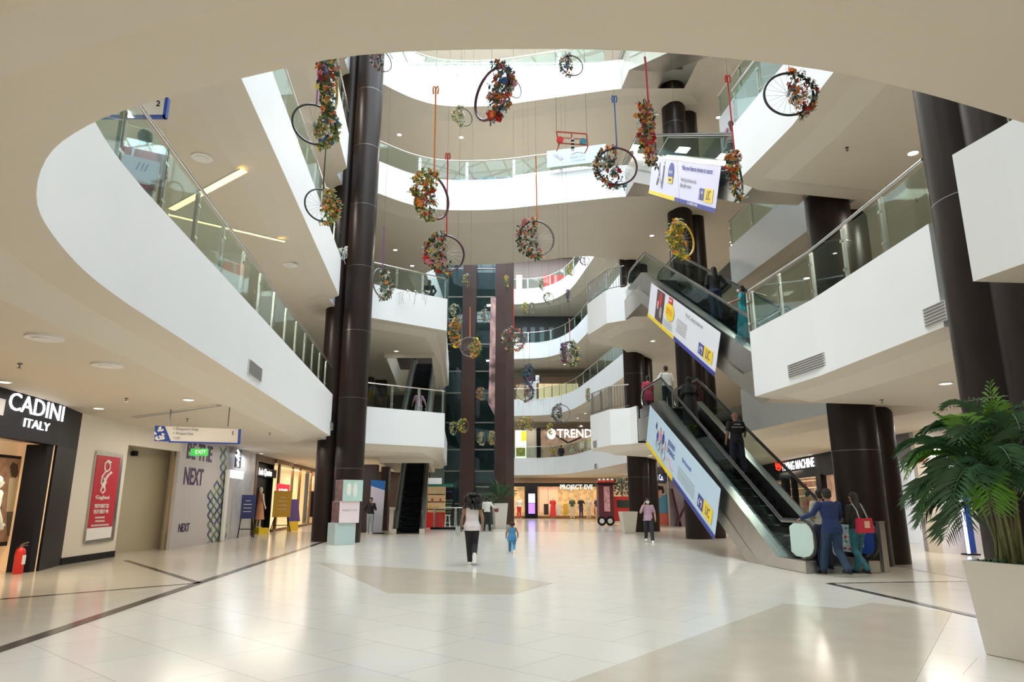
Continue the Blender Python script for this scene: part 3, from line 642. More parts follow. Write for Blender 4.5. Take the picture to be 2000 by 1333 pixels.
# display bay of that shop
WI = Wall((-10.35, 9.0), (-10.75, 15.2))
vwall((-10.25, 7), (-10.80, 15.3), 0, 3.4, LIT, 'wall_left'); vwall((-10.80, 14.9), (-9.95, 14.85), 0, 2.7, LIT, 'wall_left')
q = M(); q.add([(-10.9, 7, 2.68), (-8.7, 7, 2.68), (-9.95, 15, 2.68), (-11, 15, 2.68)], [(0, 1, 2, 3)]); struct(q.build('ceiling', CEIL))
pt = empty('framed_poster', WI.p(20, 950), 0, 'large framed fashion photo of a man in a beige jacket behind the mannequin', 'poster')
WI.rect((-40, 884), (57, 1062), 'frame', DARK, pt, .02, .04); WI.rect((-40, 890), (51, 1055), 'print', mat('poster_brown', (.34, .2, .13), .5, noise=.2), pt, .06, .01)
for pts, m_, nm in (([(20, 912), (25, 903), (34, 908), (36, 925), (30, 935), (22, 930)], mat('print_hair', (.05, .03, .02), .6), 'printed_head'), ([(18, 935), (34, 932), (44, 950), (46, 985), (36, 1000), (12, 1000)], mat('print_beige', (.55, .48, .33), .6), 'printed_jacket'), ([(14, 1000), (34, 1000), (36, 1045), (14, 1048)], mat('print_dark', (.1, .09, .08), .6), 'printed_trousers')):
    WI.poly(pts, nm, m_, pt, .075, .004)
for nm, a, b, m_, lab, cat in (('fire_call_point', (53, 933), (68, 945), RED, 'red fire call point above the white box on the peach wall', 'fire alarm'), ('fire_alarm_box', (49, 985), (60, 996), RED, 'small red fire box below the white box', 'fire alarm')):
    t = empty(nm, WI.p(*a), 0, lab, cat); WI.rect(a, b, 'body', m_, t, .0, .06); WI.rect((a[0] + 4, a[1] + 4), (b[0] - 4, b[1] - 4), 'label', WPLAST, t, .06, .005)
t = empty('switch_box', WI.p(60, 965), 0, 'white wall box with a dark window beside the framed fashion photo', 'wall box'); WI.rect((55, 951), (81, 978), 'body', WPLAST, t, 0, .07); WI.rect((66, 957), (79, 968), 'window', DARK, t, .07, .006)
# fire extinguisher
t = empty('fire_extinguisher', (-9.98, 14.35, 0), 0, 'red fire extinguisher standing at the foot of the black shop pillar', 'fire extinguisher')
q = M(); q.loft([[(r * math.cos(a), r * math.sin(a), z) for a in [2 * PI * i / 20 for i in range(20)]] for r, z in ((.085, .0), (.09, .02), (.09, .42), (.075, .48), (.035, .52))]); autosmooth(q.build('cylinder', RED, t))
q = M(); q.cyl((0, 0, .52), .03, .05, 12); q.bar((0, 0, .58), (.13, 0, .62), .02); q.bar((0, 0, .56), (.12, 0, .56), .015); q.build('valve_handle', DSTEEL, t)
q = M(); q.tube([(0, .02, .56), (-.1, .03, .52), (-.13, .03, .35), (-.11, .03, .12)], .014, 8); q.build('hose', RUBBER, t); q = M(); q.box((.088, 0, .28), (.012, .09, .18)); q.build('label', WPLAST, t)

vwall(A3, A4, 0, 3.5, WALLW, 'wall_left'); q = M(); q.prism([A3, A4, (A4[0] - .03, A4[1]), (A3[0] - .03, A3[1])], 0, 0); q = M(); q.slab([(A3[0] + .02, A3[1], 0), (A4[0] + .02, A4[1], 0), (A4[0] + .02, A4[1], .16), (A3[0] + .02, A3[1], .16)], (-.03, 0, 0)); struct(q.build('baseboard_left', BLACK))
pt = empty('wall_poster', W3.p(203, 970), 0, 'tall red poster in a silver frame with a white looping emblem', 'poster')
W3.poly([(186, 882), (238, 889), (218, 1056), (162, 1063)], 'frame', STEEL, pt, 0, .05); pt = W3.poly([(190, 889), (235, 895), (216, 1050), (167, 1057)], 'print', mat('poster_red', (.50, .02, .04), .4), pt, .05, .01); W3.poly([(170, 1033), (219, 1029), (216, 1050), (167, 1057)], 'white_strip', WPLAST, pt, .061, .004)
WH = WPLAST
def strokes(w, lines, m, t, off=.07, r=.012, name='emblem'):
    q = M()
    for l in lines: q.tube([w.p(x, y, off) for x, y in l], r, 6)
    adopt(q.build(name, m), t)
strokes(W3, [[(217, 904), (211, 900), (205, 906), (204, 917), (209, 922), (214, 917), (215, 908), (211, 902)], [(206, 921), (199, 932), (197, 944), (203, 954), (207, 943), (202, 934)], [(217, 922), (208, 934), (203, 948), (205, 958), (200, 964), (196, 960), (201, 946), (209, 930), (218, 924)]], WH, pt, r=.022)
W3.th = .12; W3.text('Goglassi', (187, 973), (213, 973), WH, pt, .07); W3.th = .1; W3.text('9177 0077 22', (185, 990), (212, 988), WH, pt, .07); W3.text('9177 0077 44', (183, 1001), (211, 999), WH, pt, .07)
for y in (1012, 1019, 1027): W3.th = .045; W3.text('WE MAKE EVERY LOOK', (178 if y > 1020 else 186, y), (212 if y > 1020 else 204, y - 1), WH, pt, .07)
# recess beyond the red poster
vwall(A4, (-11.6, 19.2), 0, 3.5, WALLW, 'wall_left'); RB = mat('recess_wall', (.50, .45, .33), .5)
vwall((-11.5, 19.2), (-11.0, 22.0), 0, 3.5, RB, 'wall_left'); vwall((-11.0, 22.0), (-10.5, 21.26), 0, 3.5, WALLW, 'wall_left')
q = M(); q.slab([(A4[0], A4[1], 2.95), (-10.35, 21.4, 2.95), (-10.35, 21.4, 3.5), (A4[0], A4[1], 3.5)], (-.15, 0, 0)); struct(q.build('trim_1', WALLW))
t = empty('wall_lamp', (-11.25, 20.3, 2.75), 0, 'small dark wall lamp in the beige recess beside the red poster', 'lamp'); q = M(); q.cyl((.05, 0, 0), .09, .14, 16); q.build('body', DARK, t); q = M(); q.bar((-.1, 0, .07), (.05, 0, .07), .05); q.build('bracket', DARK, t)
# printed hoarding
B1 = (-10.35, 21.3); B2 = (-10.9, 27.0); W4 = Wall(B1, B2)
HO = mat('hoarding_grey', (.50, .48, .49), .5); hb = empty('shop_hoarding', (B1[0], B1[1], 0), 0, 'grey shop hoarding printed BE THE NEXT with a green woven pattern', 'hoarding')
q = M(); q.slab([(B1[0], B1[1], .0), (B2[0], B2[1], .0), (B2[0], B2[1], 3.5), (B1[0], B1[1], 3.5)], (-.1, 0, 0)); hb = adopt(q.build('board', HO), hb)
PR = mat('print_plum', (.05, .02, .09), .5)
W4.th = .55; W4.text('BE THE', (366, 882), (415, 886), PR, hb, .01, bold=.02, depth=.004); W4.th = .55; W4.text('NEXT', (360, 930), (397, 933), PR, hb, .01, bold=.02, depth=.004); W4.th = .26; W4.text('NEXT', (349, 1032), (370, 1030), PR, hb, .01, bold=.02, depth=.004)
GR = [mat('print_green', (.12, .22, .12), .5), mat('print_teal', (.08, .16, .20), .5), mat('print_navy2', (.05, .06, .20), .5), mat('print_sage', (.30, .40, .28), .5)]
random.seed(11); wv = [M() for _ in GR]
for i in range(7):
    for j in range(21):
        x = 399 + i * 6.2; y = 872 + j * 9.4
        if x < (424 if y < 935 else 414 if y < 955 else 400) or y > 1068 - (x - 400) * .3: continue
        h = 11; pts = [(x, y), (x + 6.2, y + h), (x + 6.2, y + h + 6), (x, y + 6)] if (i + j) % 2 else [(x, y + h), (x + 6.2, y), (x + 6.2, y + 6), (x, y + h + 6)]
        wv[random.choice((0, 0, 1, 1, 2, 3))].slab([W4.p(px, py, .006) for px, py in pts], W4.n * .004)
for k, q in enumerate(wv):
    if q.v: o = adopt(q.build('woven_pattern', GR[k]), hb); o['kind'] = 'stuff'
# kids shop with white window and vertical sign
C1p = B2; C2p = (-11.35, 30.4); W5 = Wall(C1p, C2p); ks = empty('shop', (C1p[0], C1p[1], 0), 0, 'pale marble shop front with a small glowing sign behind the navy notice board', 'shop front')
q = M(); q.slab([(*C1p, 0), (*C2p, 0), (*C2p, 3.5), (*C1p, 3.5)], (-.1, 0, 0)); adopt(q.build('marble_panel', mat('marble', (.46, .47, .50), .25, noise=.12, nscale=1.5)), ks)
W5.poly([(441, 918), (446, 918), (434, 1057), (429, 1058)], 'steel_edge', WPLAST, ks, .02, .08)
W5.th = .3; W5.text('RARE RABBIT', (449, 926), (476, 929), SIGNW, ks, .03); W5.text('II', (463, 893), (467, 893), SIGNB, ks, .05)
bs = empty('blade_sign', W5.p(464, 890, .3), 0, 'narrow upright glowing white emblem sign beside the hoarding', 'sign'); W5.rect((461, 877), (467, 915), 'panel', NAVY, bs, .25, .05)
strokes(W5, [[(464, 880), (467, 886), (463, 893), (467, 899), (464, 904)], [(465, 905), (465, 912)], [(461, 890), (468, 892)]], SIGNW, bs, .34, .04)
area('marble_lamp', (-10.7, 28.0, 3.3), .3, 1.6, 22, (.9, .95, 1))
# dark dress shop
D2 = (-11.75, 34.0); W6 = Wall(C2p, D2); ds = empty('shop', (C2p[0], C2p[1], 0), 0, 'dark narrow shop entrance with a white handwritten glowing sign', 'shop front')
q = M(); q.slab([(*C2p, 3.2), (*D2, 3.2), (*D2, 3.5), (*C2p, 3.5)], (-.1, 0, 0)); q.slab([(*C2p, 0), (C2p[0] - .02, C2p[1] + .3, 0), (C2p[0] - .02, C2p[1] + .3, 3.5), (*C2p, 3.5)], (.03, 0, 0)); adopt(q.build('wood_frame', mat('brown_wood', (.16, .09, .06), .4)), ds)
q = M(); q.slab([(C2p[0] - .25, C2p[1], 0), (D2[0] - .25, D2[1], 0), (D2[0] - .25, D2[1], 3.2), (C2p[0] - .25, C2p[1], 3.2)], (-.05, 0, 0)); adopt(q.build('dark_back', BLACK), ds); q = M(); q.box((D2[0] - .85, D2[1] - .1, 1.7), (1.7, .1, 3.3)); adopt(q.build('dark_return', BLACK), ds)
W6.rect((497, 911), (537, 935), 'sign_board', BLACK, ds, -.1, .06); W6.th = .36; W6.text('Luis Quatre', (506, 923), (531, 925), SIGNW, ds, .0, bold=.01)
# wide glass shop with brown frames
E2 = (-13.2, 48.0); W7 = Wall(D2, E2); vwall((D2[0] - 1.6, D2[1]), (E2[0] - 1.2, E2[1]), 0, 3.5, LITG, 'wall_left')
gs = empty('shop', (D2[0], D2[1], 0), 0, 'bright glass shop front with brown frames and a red square sign', 'shop front'); BW = mat('frame_brown', (.22, .12, .06), .4)
for a, b in zip((536, 567, 580, 601), (567, 580, 601, 640)):
    if b < 640: W7.poly([(a, 890), (b, 893), (b, 1035), (a, 1040)], 'window_glass', GLASSS, gs, 0, .015)
for px in (539, 566, 581, 603):
    A = W7.p(px, 1000); q = M(); q.box((A.x, A.y, 1.75), (.1, .16, 3.5)); adopt(q.build('upright', BW), gs)
q = M(); q.slab([(*D2, 3.3), (*E2, 3.3), (*E2, 3.5), (*D2, 3.5)], (.08, 0, 0)); adopt(q.build('head_beam', BW), gs); q = M(); q.slab([(*D2, 0), (*E2, 0), (*E2, .12), (*D2, .12)], (.08, 0, 0)); adopt(q.build('sill', BW), gs)
sg = empty('shop_sign', W7.p(552, 960, .1), 0, 'square red sign with white lettering LEVIS hung in the shop window', 'sign'); W7.rect((541, 945), (563, 974), 'board', mat('sign_red_lit', (.75, .02, .05), .4, emit=(1, .03, .06), es=.6), sg, .08, .04); W7.th = .32; W7.text("LEVI'S", (545, 961), (561, 962), SIGNW, sg, .13, bold=.01)
# farther bright fronts up to the column
for i, (a, b) in enumerate(((605, 622), (624, 640))):
    t = empty('shop_window', W7.p(a, 1000), 0, ('white lit window with dark clothes, farther along the left aisle', 'last bright window beside the tall column')[i], 'shop window')
    W7.rect((a, 920), (b, 1026), 'pane', LITW if i else LITY, t, -.5, .05)
    for k in range(3): W7.rect((a + 3 + 5 * k, 960 + 3 * k), (a + 5 + 5 * k, 1010), 'hanging_garment', (DARK, BROWN2, GREY)[k], t, -.4, .03)
area('levis_lamp', (-12.4, 38, 3.2), .6, 5, 90, (1, .76, .48)); area('levis_lamp', (-13.0, 45, 3.2), .6, 5, 90, (1, .85, .7))
vwall((-13.2, 48), (-9.5, 62), 0, 3.5, WALLW, 'wall_left')

# boards and stools along the left aisle
def easel(px, py, w_, h_, z0, m, lab, name, stool=True):
    b = atz(px, py, 0); t = empty(name, b, math.radians(28), lab, 'notice board'); q = M(); q.box((0, 0, z0 + h_ / 2), (w_, .03, h_)); q.build('board', m, t)
    q = M()
    for k in range(4): q.box((0, -.02, z0 + h_ * (.75 - k * .15)), (w_ * (.5 if k else .3), .006, .02))
    q.build('print_lines', WPLAST, t)
    for sx in (-1, 1):
        for sy in (-1, 1): q = M(); q.bar((sx * w_ * .35, sy * .05, z0), (sx * w_ * .5, sy * .28, 0), .035); q.build('leg', DARK, t)
    q = M(); q.bar((-w_ * .42, .12, z0 * .45), (w_ * .42, .12, z0 * .45), .03); q.bar((-w_ * .42, -.14, z0 * .45), (w_ * .42, -.14, z0 * .45), .03); q.build('stretcher', DARK, t)
easel(478, 1051, .62, .95, .75, NAVY, 'navy notice board on dark stool legs in front of the marble shop', 'notice_board'); easel(547, 1040, .85, 1.25, .7, mat('board_yellow', (.62, .36, .02), .5), 'yellow notice board on an easel below the red sign', 'notice_board')
t = empty('standing_sign', atz(571, 1037, 0), .5, 'purple A-frame sign beside the yellow notice board', 'sign'); q = M(); q.slab([(-.3, 0, .45), (.35, .0, .45), (.2, .12, 1.55), (-.2, .12, 1.55)], (0, .03, 0)); q.build('panel', mat('purple', (.10, .06, .25), .5), t); q = M(); q.box((0, .05, .22), (.5, .35, .44)); q.build('yellow_stand', YEL, t)

# hanging direction sign over the left aisle
WS = Wall((-6.5, 16.2), (-10.5, 14.9)); ZS = 0
p0 = at(305, 832, 15.6); hs = empty('direction_sign', at(385, 850, 15.0), 0, 'white hanging direction sign with blue pattern at its left end', 'sign')
def hpl(px, py, k=0): 
    d = 15.6 + (px - 305) / 165 * -.5; return at(px, py, d) + Vector((0, -k, 0))
def hp(pts, nm, m_, k=0, th=.06): q = M(); q.slab([hpl(x, y, k) for x, y in pts], (0, th, 0)); return adopt(q.build(nm, m_), hs)
hp([(303, 832), (470, 839), (467, 868), (302, 862)], 'panel', WPLAST); hp([(303, 832), (322, 833), (334, 863), (302, 862)], 'blue_print', BLUE, .012, .01); hp([(466, 839), (471, 839), (469, 868), (464, 868)], 'blue_edge', BLUE, .012, .02); hp([(330, 862), (468, 866), (468, 869), (330, 865)], 'blue_edge', BLUE, .012, .02)
random.seed(5); q = M()
for k in range(14): q.box(hpl(random.uniform(304, 320), random.uniform(836, 860), .02), (.07, .012, .04), 0, 0, Matrix.Rotation(random.uniform(-1, 1), 3, 'Y'))
o = adopt(q.build('white_print', WPLAST), hs); o['kind'] = 'stuff'
for s_, x, y, z_ in (('Shoppers Stop', 338, 838, .1), ('Project Eve', 338, 847, .1), ('Lift', 338, 856, .09)):
    o = text('< ' + s_, z_, GREY, None, depth=.003, align='LEFT'); P_ = hpl(x, y, .02); Q_ = hpl(x + 100, y + 3, .02); o.data.transform(frame(P_, Q_ - P_, (0, -1, 0))); adopt(o, hs)
o = text('1', .13, DARK, None, depth=.003); P_ = hpl(455, 847, .02); o.data.transform(frame(P_, hpl(465, 847, .02) - P_, (0, -1, 0))); adopt(o, hs)
q = M()
for px in (330, 445): a = hpl(px, 834); q.bar(a, (a.x, a.y, 3.5), .02)
adopt(q.build('hanger_rods', DSTEEL), hs)
t = empty('exit_sign', at(389, 884, 19.5), 0, 'small glowing green exit sign in front of the printed hoarding', 'exit sign'); q = M(); q.box((0, 0, 0), (.5, .05, .2)); q.build('panel', mat('exit_green', (.02, .2, .05), .4, emit=(.1, .9, .1), es=.4), t); text('EXIT', .15, WPLAST, t, mtx=frame((.05, -.03, 0), (1, 0, 0), (0, -1, 0)), depth=.003); q = M(); q.bar((-.2, 0, .1), (-.2, 0, 3.5 - t.location.z), .015); q.bar((.2, 0, .1), (.2, 0, 3.5 - t.location.z), .015); q.build('hanger_rods', DSTEEL, t)

# stacked poster boxes at the left column
MINT = mat('print_mint', (.42, .62, .56), .4, noise=.06, nscale=2); BLUSH = mat('print_blush', (.74, .64, .66), .4); DKP = mat('print_shop', (.16, .08, .08), .4, noise=.5, nscale=5)
bx0 = Vector((-5.85, 24.15, 0)); br = math.radians(35)
for k, (dx, m1, m2, lab) in enumerate(((-.02, mat('print_grey_mint', (.42, .54, .54), .4), MINT, 'bottom cube of the poster stack, grey mint with a red dress print'), (.08, DKP, BLUSH, 'middle cube of the poster stack, blush pink with PROJECT EVE print'), (.16, DKP, MINT, 'top cube of the poster stack, mint face and a dark photo face'))):
    t = empty('poster_cube', bx0 + Vector((dx, 0, k * .72)), br, lab, 'poster box', 'poster cubes stacked by the column')
    q = M(); q.box((0, 0, .36), (.72, .72, .72)); q.build('cube', LGREY, t); q = M(); q.box((0, -.362, .36), (.7, .006, .7)); q.build('front_print', m2 if k else m1, t); q = M(); q.box((.362, 0, .36), (.006, .7, .7)); q.build('side_print', m2 if k != 1 else m2, t); q = M(); q.box((-.362, 0, .36), (.006, .7, .7)); q.build('left_print', m1, t)
    if k == 0:
        q = M(); q.box((.367, 0, .3), (.004, .13, .3)); q.ell((.367, 0, .5), (.004, .06, .09)); q.build('dress_print', RED, t); q = M(); q.ell((.369, .02, .62), (.004, .04, .05)); q.build('head_print', DARK, t)
    if k == 1: text('PROJECT EVE', .09, GREY, t, mtx=frame((0, -.368, .42), (1, 0, 0), (0, -1, 0)), depth=.002); text('PROJECT EVE', .09, GREY, t, mtx=frame((.368, 0, .42), (0, 1, 0), (1, 0, 0)), depth=.002)
    if k == 2:
        q = M(); q.ell((-.15, -.37, .4), (.09, .004, .22)); q.ell((.08, -.37, .38), (.08, .004, .25)); q.build('figure_print', OFFW, t); text('Welcome', .1, mat('print_teal_text', (.1, .4, .4), .4), t, mtx=frame((.368, 0, .5), (0, 1, 0), (1, 0, 0)), depth=.002)

# things behind the left column: brown piers, white totem, counters
PIER = mat('pier_brown', (.05, .032, .03), .4)
for a, b, Y, lab in ((704, 733, 33.5, 'dark brown pier behind the poster cubes'), (742, 757, 35.5, 'dark brown pier beside the white totem')):
    q = M(); xa = aty(a, 980, Y).x; xb = aty(b, 980, Y).x; q.box(((xa + xb) / 2, Y + .3, 1.6), (xb - xa, .6, 3.2)); tag(q.build('pier', PIER), lab, 'pier')
t = empty('totem', atz(733, 1043, 0), .1, 'white standing totem with a blue slanted top behind the person in black', 'totem'); q = M(); q.slab([(-.3, 0, 0), (.28, 0, 0), (.34, 0, 1.95), (-.3, 0, 2.15)], (0, .2, 0)); q.build('white_panel', LILAC, t); q = M(); q.slab([(-.3, -.005, 2.15), (.34, -.005, 1.95), (.36, -.005, 2.38), (-.3, -.005, 2.42)], (0, .21, 0)); q.build('blue_cap', mat('cap_blue', (.02, .16, .55), .4), t); q = M(); q.box((.1, .05, .02), (.6, .4, .04)); q.build('base', BLACK, t)
t = empty('counter', aty(760, 1030, 37.5), 0, 'small grey counter left of the dark escalator', 'counter'); t.location.z = 0; q = M(); q.box((0, 0, 1.1), (1.1, .6, .08)); q.build('top', LGREY, t); q = M(); q.box((.2, 0, .53), (.35, .4, 1.06)); q.build('pedestal', LGREY, t)
def far_wall(a, b, Y, z0, z1, m, nm='wall_back'): xa = aty(a, 900, Y).x; xb = aty(b, 900, Y).x; q = M(); q.box(((xa + xb) / 2, Y, (z0 + z1) / 2), (xb - xa, .2, z1 - z0)); return struct(q.build(nm, m))
far_wall(640, 880, 49, 0, 3.5, BROWN2)
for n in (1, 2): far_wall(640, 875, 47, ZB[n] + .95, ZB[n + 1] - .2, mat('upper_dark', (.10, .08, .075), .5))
for a, b, Y, lab in ((713, 731, 40, 'dark brown pier seen above the left landing railing, wider one'), (735, 757, 41, 'dark brown pier seen above the left landing railing beside the white slope')):
    q = M(); xa = aty(a, 720, Y).x; xb = aty(b, 720, Y).x; q.box(((xa + xb) / 2, Y, 6.68), (xb - xa, .5, 4.0)); tag(q.build('pier', PIER), lab, 'pier')
# ground railing and stalls around the lift
railing([(-4.15, 37.0), (-1.9, 37.0)], .12, 'low glass railing in front of the red stall by the lift', group='ground floor railings', h=1.0, step=1.2); q = M(); q.box((-3.0, 37.0, .06), (2.6, .2, .12)); struct(q.build('trim_1', DARK))
st = empty('snack_stall', aty(850, 1020, 40), 0, 'snack stall with a red counter, lit shelves and a green canopy', 'stall'); st.location.z = 0
q = M(); q.box((0, 0, .42), (1.15, .6, .84)); q.build('red_counter', RED, st); q = M(); q.box((0, .5, 1.55), (1.0, .3, 1.5)); q.build('shelf_unit', mat('stall_shelf', (.5, .36, .2), .5, emit=(1, .7, .35), es=.15), st)
for k in range(3): q = M(); q.box((0, .33, 1.0 + k * .42), (1.0, .08, .05)); q.build('shelf', BROWN2, st)
for k in range(6):
    q = M(); q.box((-.4 + .16 * k, .3, 1.12 + .42 * (k % 3)), (.1, .08, .16)); q.build('packet', (YEL, RED, WPLAST)[k % 3], st)
q = M(); q.box((.1, .3, 2.35), (1.6, 1.0, .12)); q.build('canopy', mat('green_canopy', (.02, .22, .16), .5), st); q = M(); q.box((-.2, .1, 2.6), (1.0, .1, .35)); q.build('light_box', LITW, st)
tb = empty('standing_board', aty(875, 1020, 41.5), 0, 'dark standing board with green writing beside the snack stall', 'notice board'); tb.location.z = 0; q = M(); q.box((0, 0, 1.15), (.75, .05, 2.2)); q.build('board', DARK, tb); q = M(); q.cyl((0, -.04, 2.0), .22, .04, 20); q.build('round_badge', mat('badge_purple', (.06, .04, .3), .4), tb)
for k in range(5): text(('HEALTHY', 'SNACKS', 'DRIED', 'FRUITS', 'NUTS')[k], .13, mat('board_green', (.3, .6, .35), .5), tb, mtx=frame((0, -.03, 1.5 - k * .17), (1, 0, 0), (0, -1, 0)), depth=.002)
t = empty('bar_stool', aty(874, 1022, 38.6), 0, 'white bar stool behind the ground floor glass railing', 'stool'); t.location.z = 0; q = M(); q.cyl((0, 0, .68), .17, .05, 16); q.build('seat', WPLAST, t)
for k in range(4): a = PI / 4 + k * PI / 2; q = M(); q.bar((.12 * math.cos(a), .12 * math.sin(a), .68), (.2 * math.cos(a), .2 * math.sin(a), 0), .03); q.build('leg', WPLAST, t)
q = M(); q.tube([(.16 * math.cos(a), .16 * math.sin(a), .3) for a in [2 * PI * i / 12 for i in range(12)]], .012, 6, closed=True); q.build('foot_ring', WPLAST, t)

# ---------------------------------------------------------------- far shops
WF = Wall((-5, 61.0), (12, 61.0)); far_wall(870, 1400, 61.6, 0, 3.5, mat('far_wall', (.55, .42, .3), .5))
pe = empty('shop', (3.0, 61.0, 0), 0, 'far wide warm lit shop front with the sign PROJECT EVE', 'shop front')
GAR = [mat('garment_black', (.02, .02, .02), .7), mat('garment_green', (.05, .12, .08), .7), mat('garment_orange', (.7, .2, .06), .7), mat('garment_white', (.75, .72, .68), .7), mat('garment_navy', (.05, .06, .2), .7), mat('garment_yellow', (.7, .5, .08), .7), mat('garment_red', (.6, .03, .03), .7), mat('garment_pink', (.6, .25, .3), .7)]
WF.rect((1004, 944), (1196, 951), 'head_band', DARK, pe, .3, .1); WF.rect((1025, 946), (1050, 1013), 'dark_pier', DARK, pe, .1, .4)
WF.rect((1050, 951), (1196, 1008), 'back_wall', LITY, pe, -.2, .05); WF.rect((1004, 951), (1025, 1008), 'back_wall', LITY, pe, -.2, .05); WF.rect((1052, 953), (1090, 1000), 'peach_wall', mat('lit_peach', (.8, .45, .3), .5, emit=(1, .5, .3), es=.6), pe, -.1, .02)  # back and peach walls glow by themselves in place of shop lighting
WF.th = .5; WF.text('PROJECT EVE', (1094, 953), (1158, 953), SIGNW, pe, .45)
for a in (1052, 1070, 1110, 1146, 1180): WF.rect((a, 951), (a + 1.4, 1008), 'glass_edge', STEEL, pe, .3, .05)
for k, (a, c) in enumerate(((1062, 0), (1076, 6), (1086, 3), (1100, 5), (1160, 7), (1185, 5))): WF.rect((a, 985 if k != 1 else 980), (a + 9, 1006), 'display_table', GAR[c], pe, .05, .3)
sc_ = empty('screen', WF.p(1038, 980, .6), 0, 'upright glowing lilac screen on the dark pier at the far end', 'screen'); WF.rect((1031, 960), (1046, 1006), 'housing', DARK, sc_, .5, .06); WF.rect((1032, 965), (1045, 983), 'display', mat('screen_lilac', (.4, .4, 1), .4, emit=(.62, .62, 1), es=1.6), sc_, .57, .01); WF.rect((1032, 984), (1045, 1004), 'display', mat('screen_purple', (.3, .1, .8), .4, emit=(.35, .2, .95), es=1.3), sc_, .57, .01)
area('eve_lamp', (3.5, 59.6, 3.3), 10, .5, 150, (1, .74, .42)); area('trends_lamp', (4.5, 62.5, 8.2), 8, .4, 70, (1, .88, .7))
# first floor far shop
WT = Wall((-3, 63.5), (12, 63.5)); tr = empty('shop', (4.5, 63.5, ZB[1] + .95), 0, 'far bright first floor shop front with large white letters TRENDS', 'shop front')
WT.rect((1048, 838), (1165, 896), 'back_wall', mat('lit_trends', (.42, .28, .20), .5, emit=(1, .70, .45), es=.10, noise=.6, nscale=1.2), tr, -.2, .05); WT.rect((1048, 838), (1056, 896), 'dark_jamb', DARK, tr, 0, .3); WT.rect((1050, 836), (1165, 840), 'head_band', BROWN2, tr, 0, .3); WT.rect((1028, 838), (1048, 896), 'beige_wall', WALLW, tr, 0, .1)  # faint emission in the back wall imitates a lit interior
WT.th = .8; WT.text('TRENDS', (1088, 847), (1166, 847), SIGNW, tr, .4, bold=.01); q = M(); q.ell(WT.p(1077, 848, .35), (.4, .06, .5)); adopt(q.build('leaf_logo', SIGNW), tr)
for a in (1062, 1117, 1145): WT.rect((a, 842), (a + 1.3, 896), 'glass_edge', STEEL, tr, .2, .04)
WT.poly([(1084, 848), (1110, 864), (1136, 852), (1136, 856), (1110, 868), (1084, 852)], 'ceiling_decor', BROWN2, tr, .1, .05)
pp = empty('wall_poster', WT.p(1017, 868, .1), 0, 'yellow and white lit poster at the left of the far first floor shop', 'poster'); WT.rect((1006, 841), (1028, 896), 'print', mat('poster_lit', (.9, .9, .8), .5, emit=(1, 1, .85), es=.8), pp, .05, .03); WT.rect((1018, 843), (1028, 862), 'yellow_field', mat('poster_yellow', (.95, .75, .05), .5, emit=(1, .8, .05), es=.5), pp, .09, .01); WT.rect((1008, 875), (1026, 892), 'yellow_figures', mat('poster_olive', (.5, .5, .1), .5, noise=.5, nscale=3), pp, .09, .01)
# second floor far shop
s2 = empty('shop', (2.5, 63.5, ZB[2] + .95), 0, 'far warm lit second floor shop with a white doorway', 'shop front')
WT.rect((1004, 737), (1165, 800), 'brown_wall', mat('wall_brownish', (.30, .19, .13), .5), s2, -.3, .05)
WT.rect((1027, 745), (1048, 790), 'white_doorway', LITW, s2, -.2, .05); WT.rect((1052, 750), (1130, 790), 'warm_window', mat('lit_gold', (.9, .75, .45), .5, emit=(1, .8, .45), es=.5), s2, -.2, .05); WT.rect((1008, 752), (1026, 790), 'warm_window', LIT, s2, -.2, .05); WT.rect((1042, 737), (1056, 745), 'blue_sign', NAVY, s2, -.1, .05); WT.text('vero', (1046, 741), (1053, 741), SIGNW, s2, -.03)
for a in (1062, 1078, 1092, 1105, 1118): WT.rect((a, 750), (a + 1.2, 790), 'mullion', DARK, s2, -.1, .04)
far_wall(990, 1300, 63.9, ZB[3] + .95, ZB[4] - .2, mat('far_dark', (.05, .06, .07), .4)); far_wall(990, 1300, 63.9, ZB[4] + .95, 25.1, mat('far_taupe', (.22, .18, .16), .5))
for a, b, m_, lab in ((1061, 1082, RED, 'red wall panel behind the top far railing, left one'), (1088, 1106, RED, 'red wall panel behind the top far railing, right one'), (1082, 1088, PINK, 'pink wall strip between the two red panels'), (1008, 1020, LIT, 'small warm lit panel behind the top far railing')):
    t = empty('wall_panel', WT.p(a, 548), 0, lab, 'wall panel'); WT.rect((a, 538), (b, 570), 'panel', m_, t, 0, .1)
for a in (1020, 1036, 1054, 1072): WT.rect((a, 640), (a + 9, 672), 'wall_back', mat('pane_teal', (.12, .2, .24), .3), None, 0, .1)['kind'] = 'structure'

